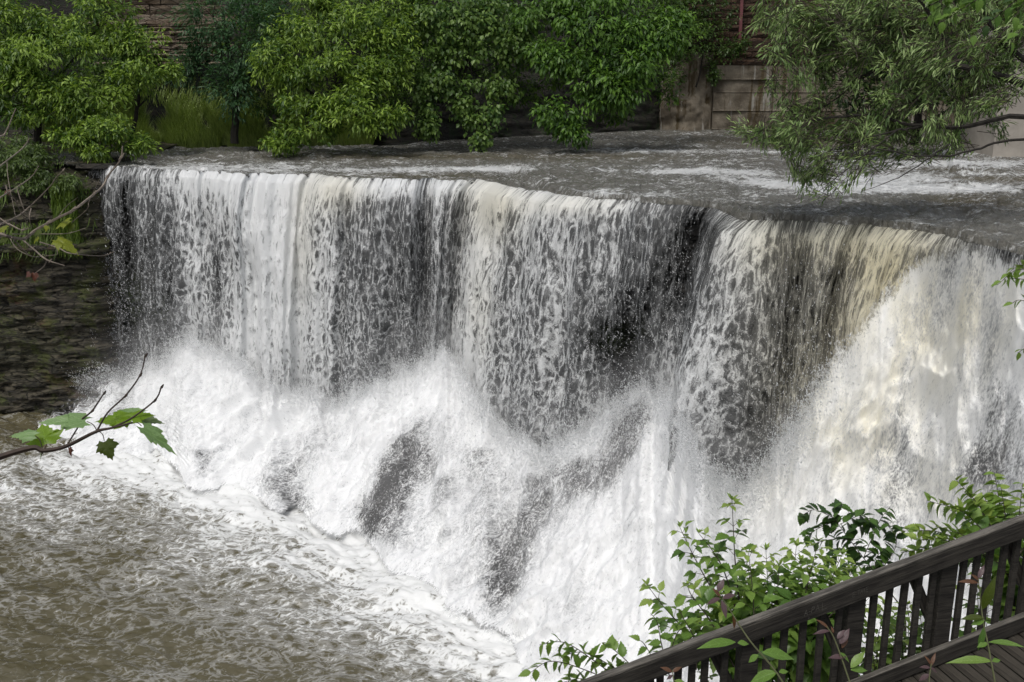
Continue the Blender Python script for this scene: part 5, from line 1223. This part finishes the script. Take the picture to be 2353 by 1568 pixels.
# ================================================================== plane-tree twig at the left, with its big leaves
def c5(x, y): return (x / 5.115 * 0.9191, (880 + y / 5.115) * 0.9191)
YB = 2.6
def b5(x, y, dt=0.0): a, b = c5(x, y); return at_t(a, b, YB + dt)
P = Plant('plane_tree_branch', 'leafy plane tree branch with large lobed leaves reaching in at the lower left', 'branch', b5(-300, 1480), m_plain('twig_bark', (0.045, 0.030, 0.022), 0.7, 0.3, 40, 0.4, 0.004))
P.stem([b5(-6000, 2300), b5(-3000, 2050), b5(-300, 1480)], 0.045, 0.0095, 6)
P.stem([b5(-300, 1480), b5(0, 1345), b5(420, 1225), b5(560, 1262), b5(850, 1205), b5(1230, 1020), b5(1420, 975), b5(1690, 905)], 0.0095, 0.0022, 6)
P.stem([b5(1060, 850), b5(1180, 752), b5(1330, 530)], 0.0026, 0.0019); P.stem([b5(860, 1190), b5(1000, 960), b5(1060, 850)], 0.002, 0.0022)
P.stem([b5(1240, 1010), b5(1380, 775), b5(1605, 560), b5(1790, 300), b5(1860, 50)], 0.0026, 0.0018)
P.stem([b5(1420, 975), b5(1680, 850), b5(1980, 620), b5(2065, 450)], 0.0026, 0.002)
for x, y in [(1180, 752), (1605, 560), (1790, 300), (1980, 620), (1860, 50), (2065, 450), (1330, 530), (1240, 1015), (560, 1255), (15, 1345)]:
    q = b5(x, y); P.mb.tube([q + Vector((-0.004, 0, -0.006)), q + Vector((0.001, 0, 0)), q + Vector((0.006, 0, 0.007))], [0.0015, 0.0036, 0.0015], 6)
P.stem([b5(0, 1320), b5(90, 1290), b5(190, 1262)], 0.0024, 0.0015)
for a, b in [((1110, 890), (1240, 1010)), ((1335, 1140), (1260, 1010)), ((1810, 950), (1690, 905)), ((450, 1070), (540, 1230)), ((600, 1180), (560, 1250)), ((540, 1250), (530, 1320))]:
    m_ = ((a[0] + b[0]) / 2 + 15, (a[1] + b[1]) / 2 - 18); P.stem([b5(*b), b5(*m_), b5(*a)], 0.0014, 0.0011)
def lobed(P, base, tip, wid, colr, seed, dt0=0.0, dt1=0.0, roll=0.0, curl=0.25, up=(0, -0.6, 0.8)):
    a = b5(*base, dt0); b = b5(*tip, dt1); me = lobed_mesh('leaf', ML[colr], curl, seed); P.leaf(me, a, b - a, (b - a).length, up=up, roll=roll, wid=wid)
lobed(P, (1115, 890), (475, 880), 0.40, 'pale_underside', 1, 0.0, -0.03, 0.15, 0.2)
lobed(P, (600, 1190), (520, 905), 1.10, 'bright_lobed', 2, 0.03, 0.05, -0.15, 0.25)
lobed(P, (455, 1065), (90, 1050), 0.42, 'pale_underside', 3, 0.0, 0.0, 0.1, 0.3)
lobed(P, (1690, 865), (1160, 870), 0.36, 'bright_lobed', 4, 0.02, 0.03, -0.1, 0.2)
lobed(P, (1680, 850), (1985, 790), 0.58, 'bright_lobed', 5, 0.0, 0.02, -0.1, 0.2)
lobed(P, (1850, 780), (1430, 745), 0.24, 'pale_underside', 6, 0.05, 0.06, 0.1, 0.2)
lobed(P, (1800, 850), (2120, 920), 0.36, 'grey_green', 7, 0.04, 0.05, 0.1, 0.1)
lobed(P, (1812, 955), (2270, 1330), 0.28, 'pale_underside', 8, 0.0, 0.03, -0.1, 0.05)
lobed(P, (1335, 1140), (1440, 1395), 0.75, 'olive_leaf', 9, 0.0, 0.0, 0.0, 0.3)
lobed(P, (885, 1220), (900, 1360), 0.35, 'brown_leaf', 10, 0.0, 0.0, 0.2, 0.6)
lobed(P, (545, 1240), (500, 1400), 0.15, 'grey_green', 11, 0.0, 0.0, 0.1, 0.3)
P.done()
# bare grey twigs further up
def c6(x, y): return (x / 3.41 * 0.9191, (260 + y / 3.41) * 0.9191)
def b6(x, y, t=4.2): a, b = c6(x, y); return at_t(a, b, t)
P = Plant('bare_twigs', 'tangle of bare grey twigs with a few yellow green leaves at the left edge', 'branch', b6(-250, 1020), m_plain('grey_twig_bark', (0.21, 0.175, 0.14), 0.75, 0.3, 30, 0.4, 0.004))
P.stem([b6(-3500, 500), b6(-1500, 900), b6(-250, 1020)], 0.04, 0.0075, 6)
for path, r_ in [([(-250, 1020), (0, 1110), (200, 1150), (300, 1080), (480, 980), (620, 910), (740, 820), (870, 710), (930, 600), (1025, 480), (1045, 360)], 0.012), ([(50, 690), (70, 760), (130, 820), (180, 930), (260, 1070)], 0.005), ([(-100, 880), (0, 800), (140, 715), (270, 620), (330, 530)], 0.006),
                 ([(0, 1030), (150, 960), (260, 870), (430, 700), (475, 630), (540, 565)], 0.006), ([(-120, 620), (0, 530), (190, 380), (250, 290)], 0.006), ([(-100, 330), (0, 280), (50, 240), (135, 40)], 0.008),
                 ([(200, 1165), (300, 1250), (400, 1330), (550, 1380)], 0.007), ([(400, 1335), (370, 1390), (290, 1450)], 0.005), ([(100, 1140), (250, 1290), (370, 1300), (490, 1285)], 0.004), ([(80, 1140), (150, 1240), (290, 1305), (390, 1280)], 0.003), ([(340, 1180), (500, 1230), (600, 1275), (860, 1295), (975, 1260)], 0.005),
                 ([(110, 1110), (350, 1110), (570, 1105), (730, 1060)], 0.004), ([(140, 710), (200, 890), (240, 960)], 0.0035), ([(265, 890), (250, 970), (270, 1060)], 0.004), ([(500, 960), (570, 870), (660, 800)], 0.003), ([(600, 1020), (740, 900), (760, 830), (850, 640)], 0.003), ([(-80, 1010), (60, 1020), (180, 1075), (240, 1060)], 0.008), ([(490, 1280), (490, 1200), (540, 1130)], 0.003), ([(60, 500), (70, 640), (130, 950)], 0.003), ([(-50, 940), (60, 1020), (100, 1060)], 0.005)]:
    p = P.stem([b6(*q, 4.2 + 0.15 * math.sin(q[0] * 0.01 + r_ * 900)) for q in path], r_ * 0.62, r_ * 0.3, 5)
    for q in p[4::7]: P.mb.tube([q + Vector((-r_, 0, -r_)), q, q + Vector((r_ * 1.2, 0, r_ * 1.5))], [r_ * 0.2, r_ * 0.55, r_ * 0.2], 5)
def lobed6(base, tip, wid, colr, seed, roll=0.0):
    a = b6(*base); b = b6(*tip); P.leaf(lobed_mesh('leaf', ML[colr], 0.3, seed), a, b - a, (b - a).length, up=(0, -0.6, 0.8), roll=roll, wid=wid)
lobed6((595, 990), (450, 1060), 0.7, 'yellow_leaf', 21, 0.3); lobed6((480, 1150), (680, 1270), 0.55, 'yellow_leaf', 22, -0.3); lobed6((620, 1020), (570, 1100), 0.8, 'olive_leaf', 23); lobed6((60, 1060), (-60, 1080), 0.9, 'yellow_leaf', 24, .3)
lobed6((350, 1080), (270, 1130), 0.7, 'olive_leaf', 25); lobed6((330, 1130), (280, 1190), 1.0, 'yellow_leaf', 26, .4); lobed6((60, 1130), (-20, 1180), 0.9, 'olive_leaf', 27); lobed6((400, 1040), (385, 1095), 0.8, 'yellow_leaf', 28)
lobed6((255, 1440), (215, 1480), 1.0, 'brown_leaf', 29); lobed6((295, 1440), (290, 1520), 0.9, 'brown_leaf', 30, .3); lobed6((60, 740), (80, 780), 1.0, 'brown_leaf', 31)
P.done()
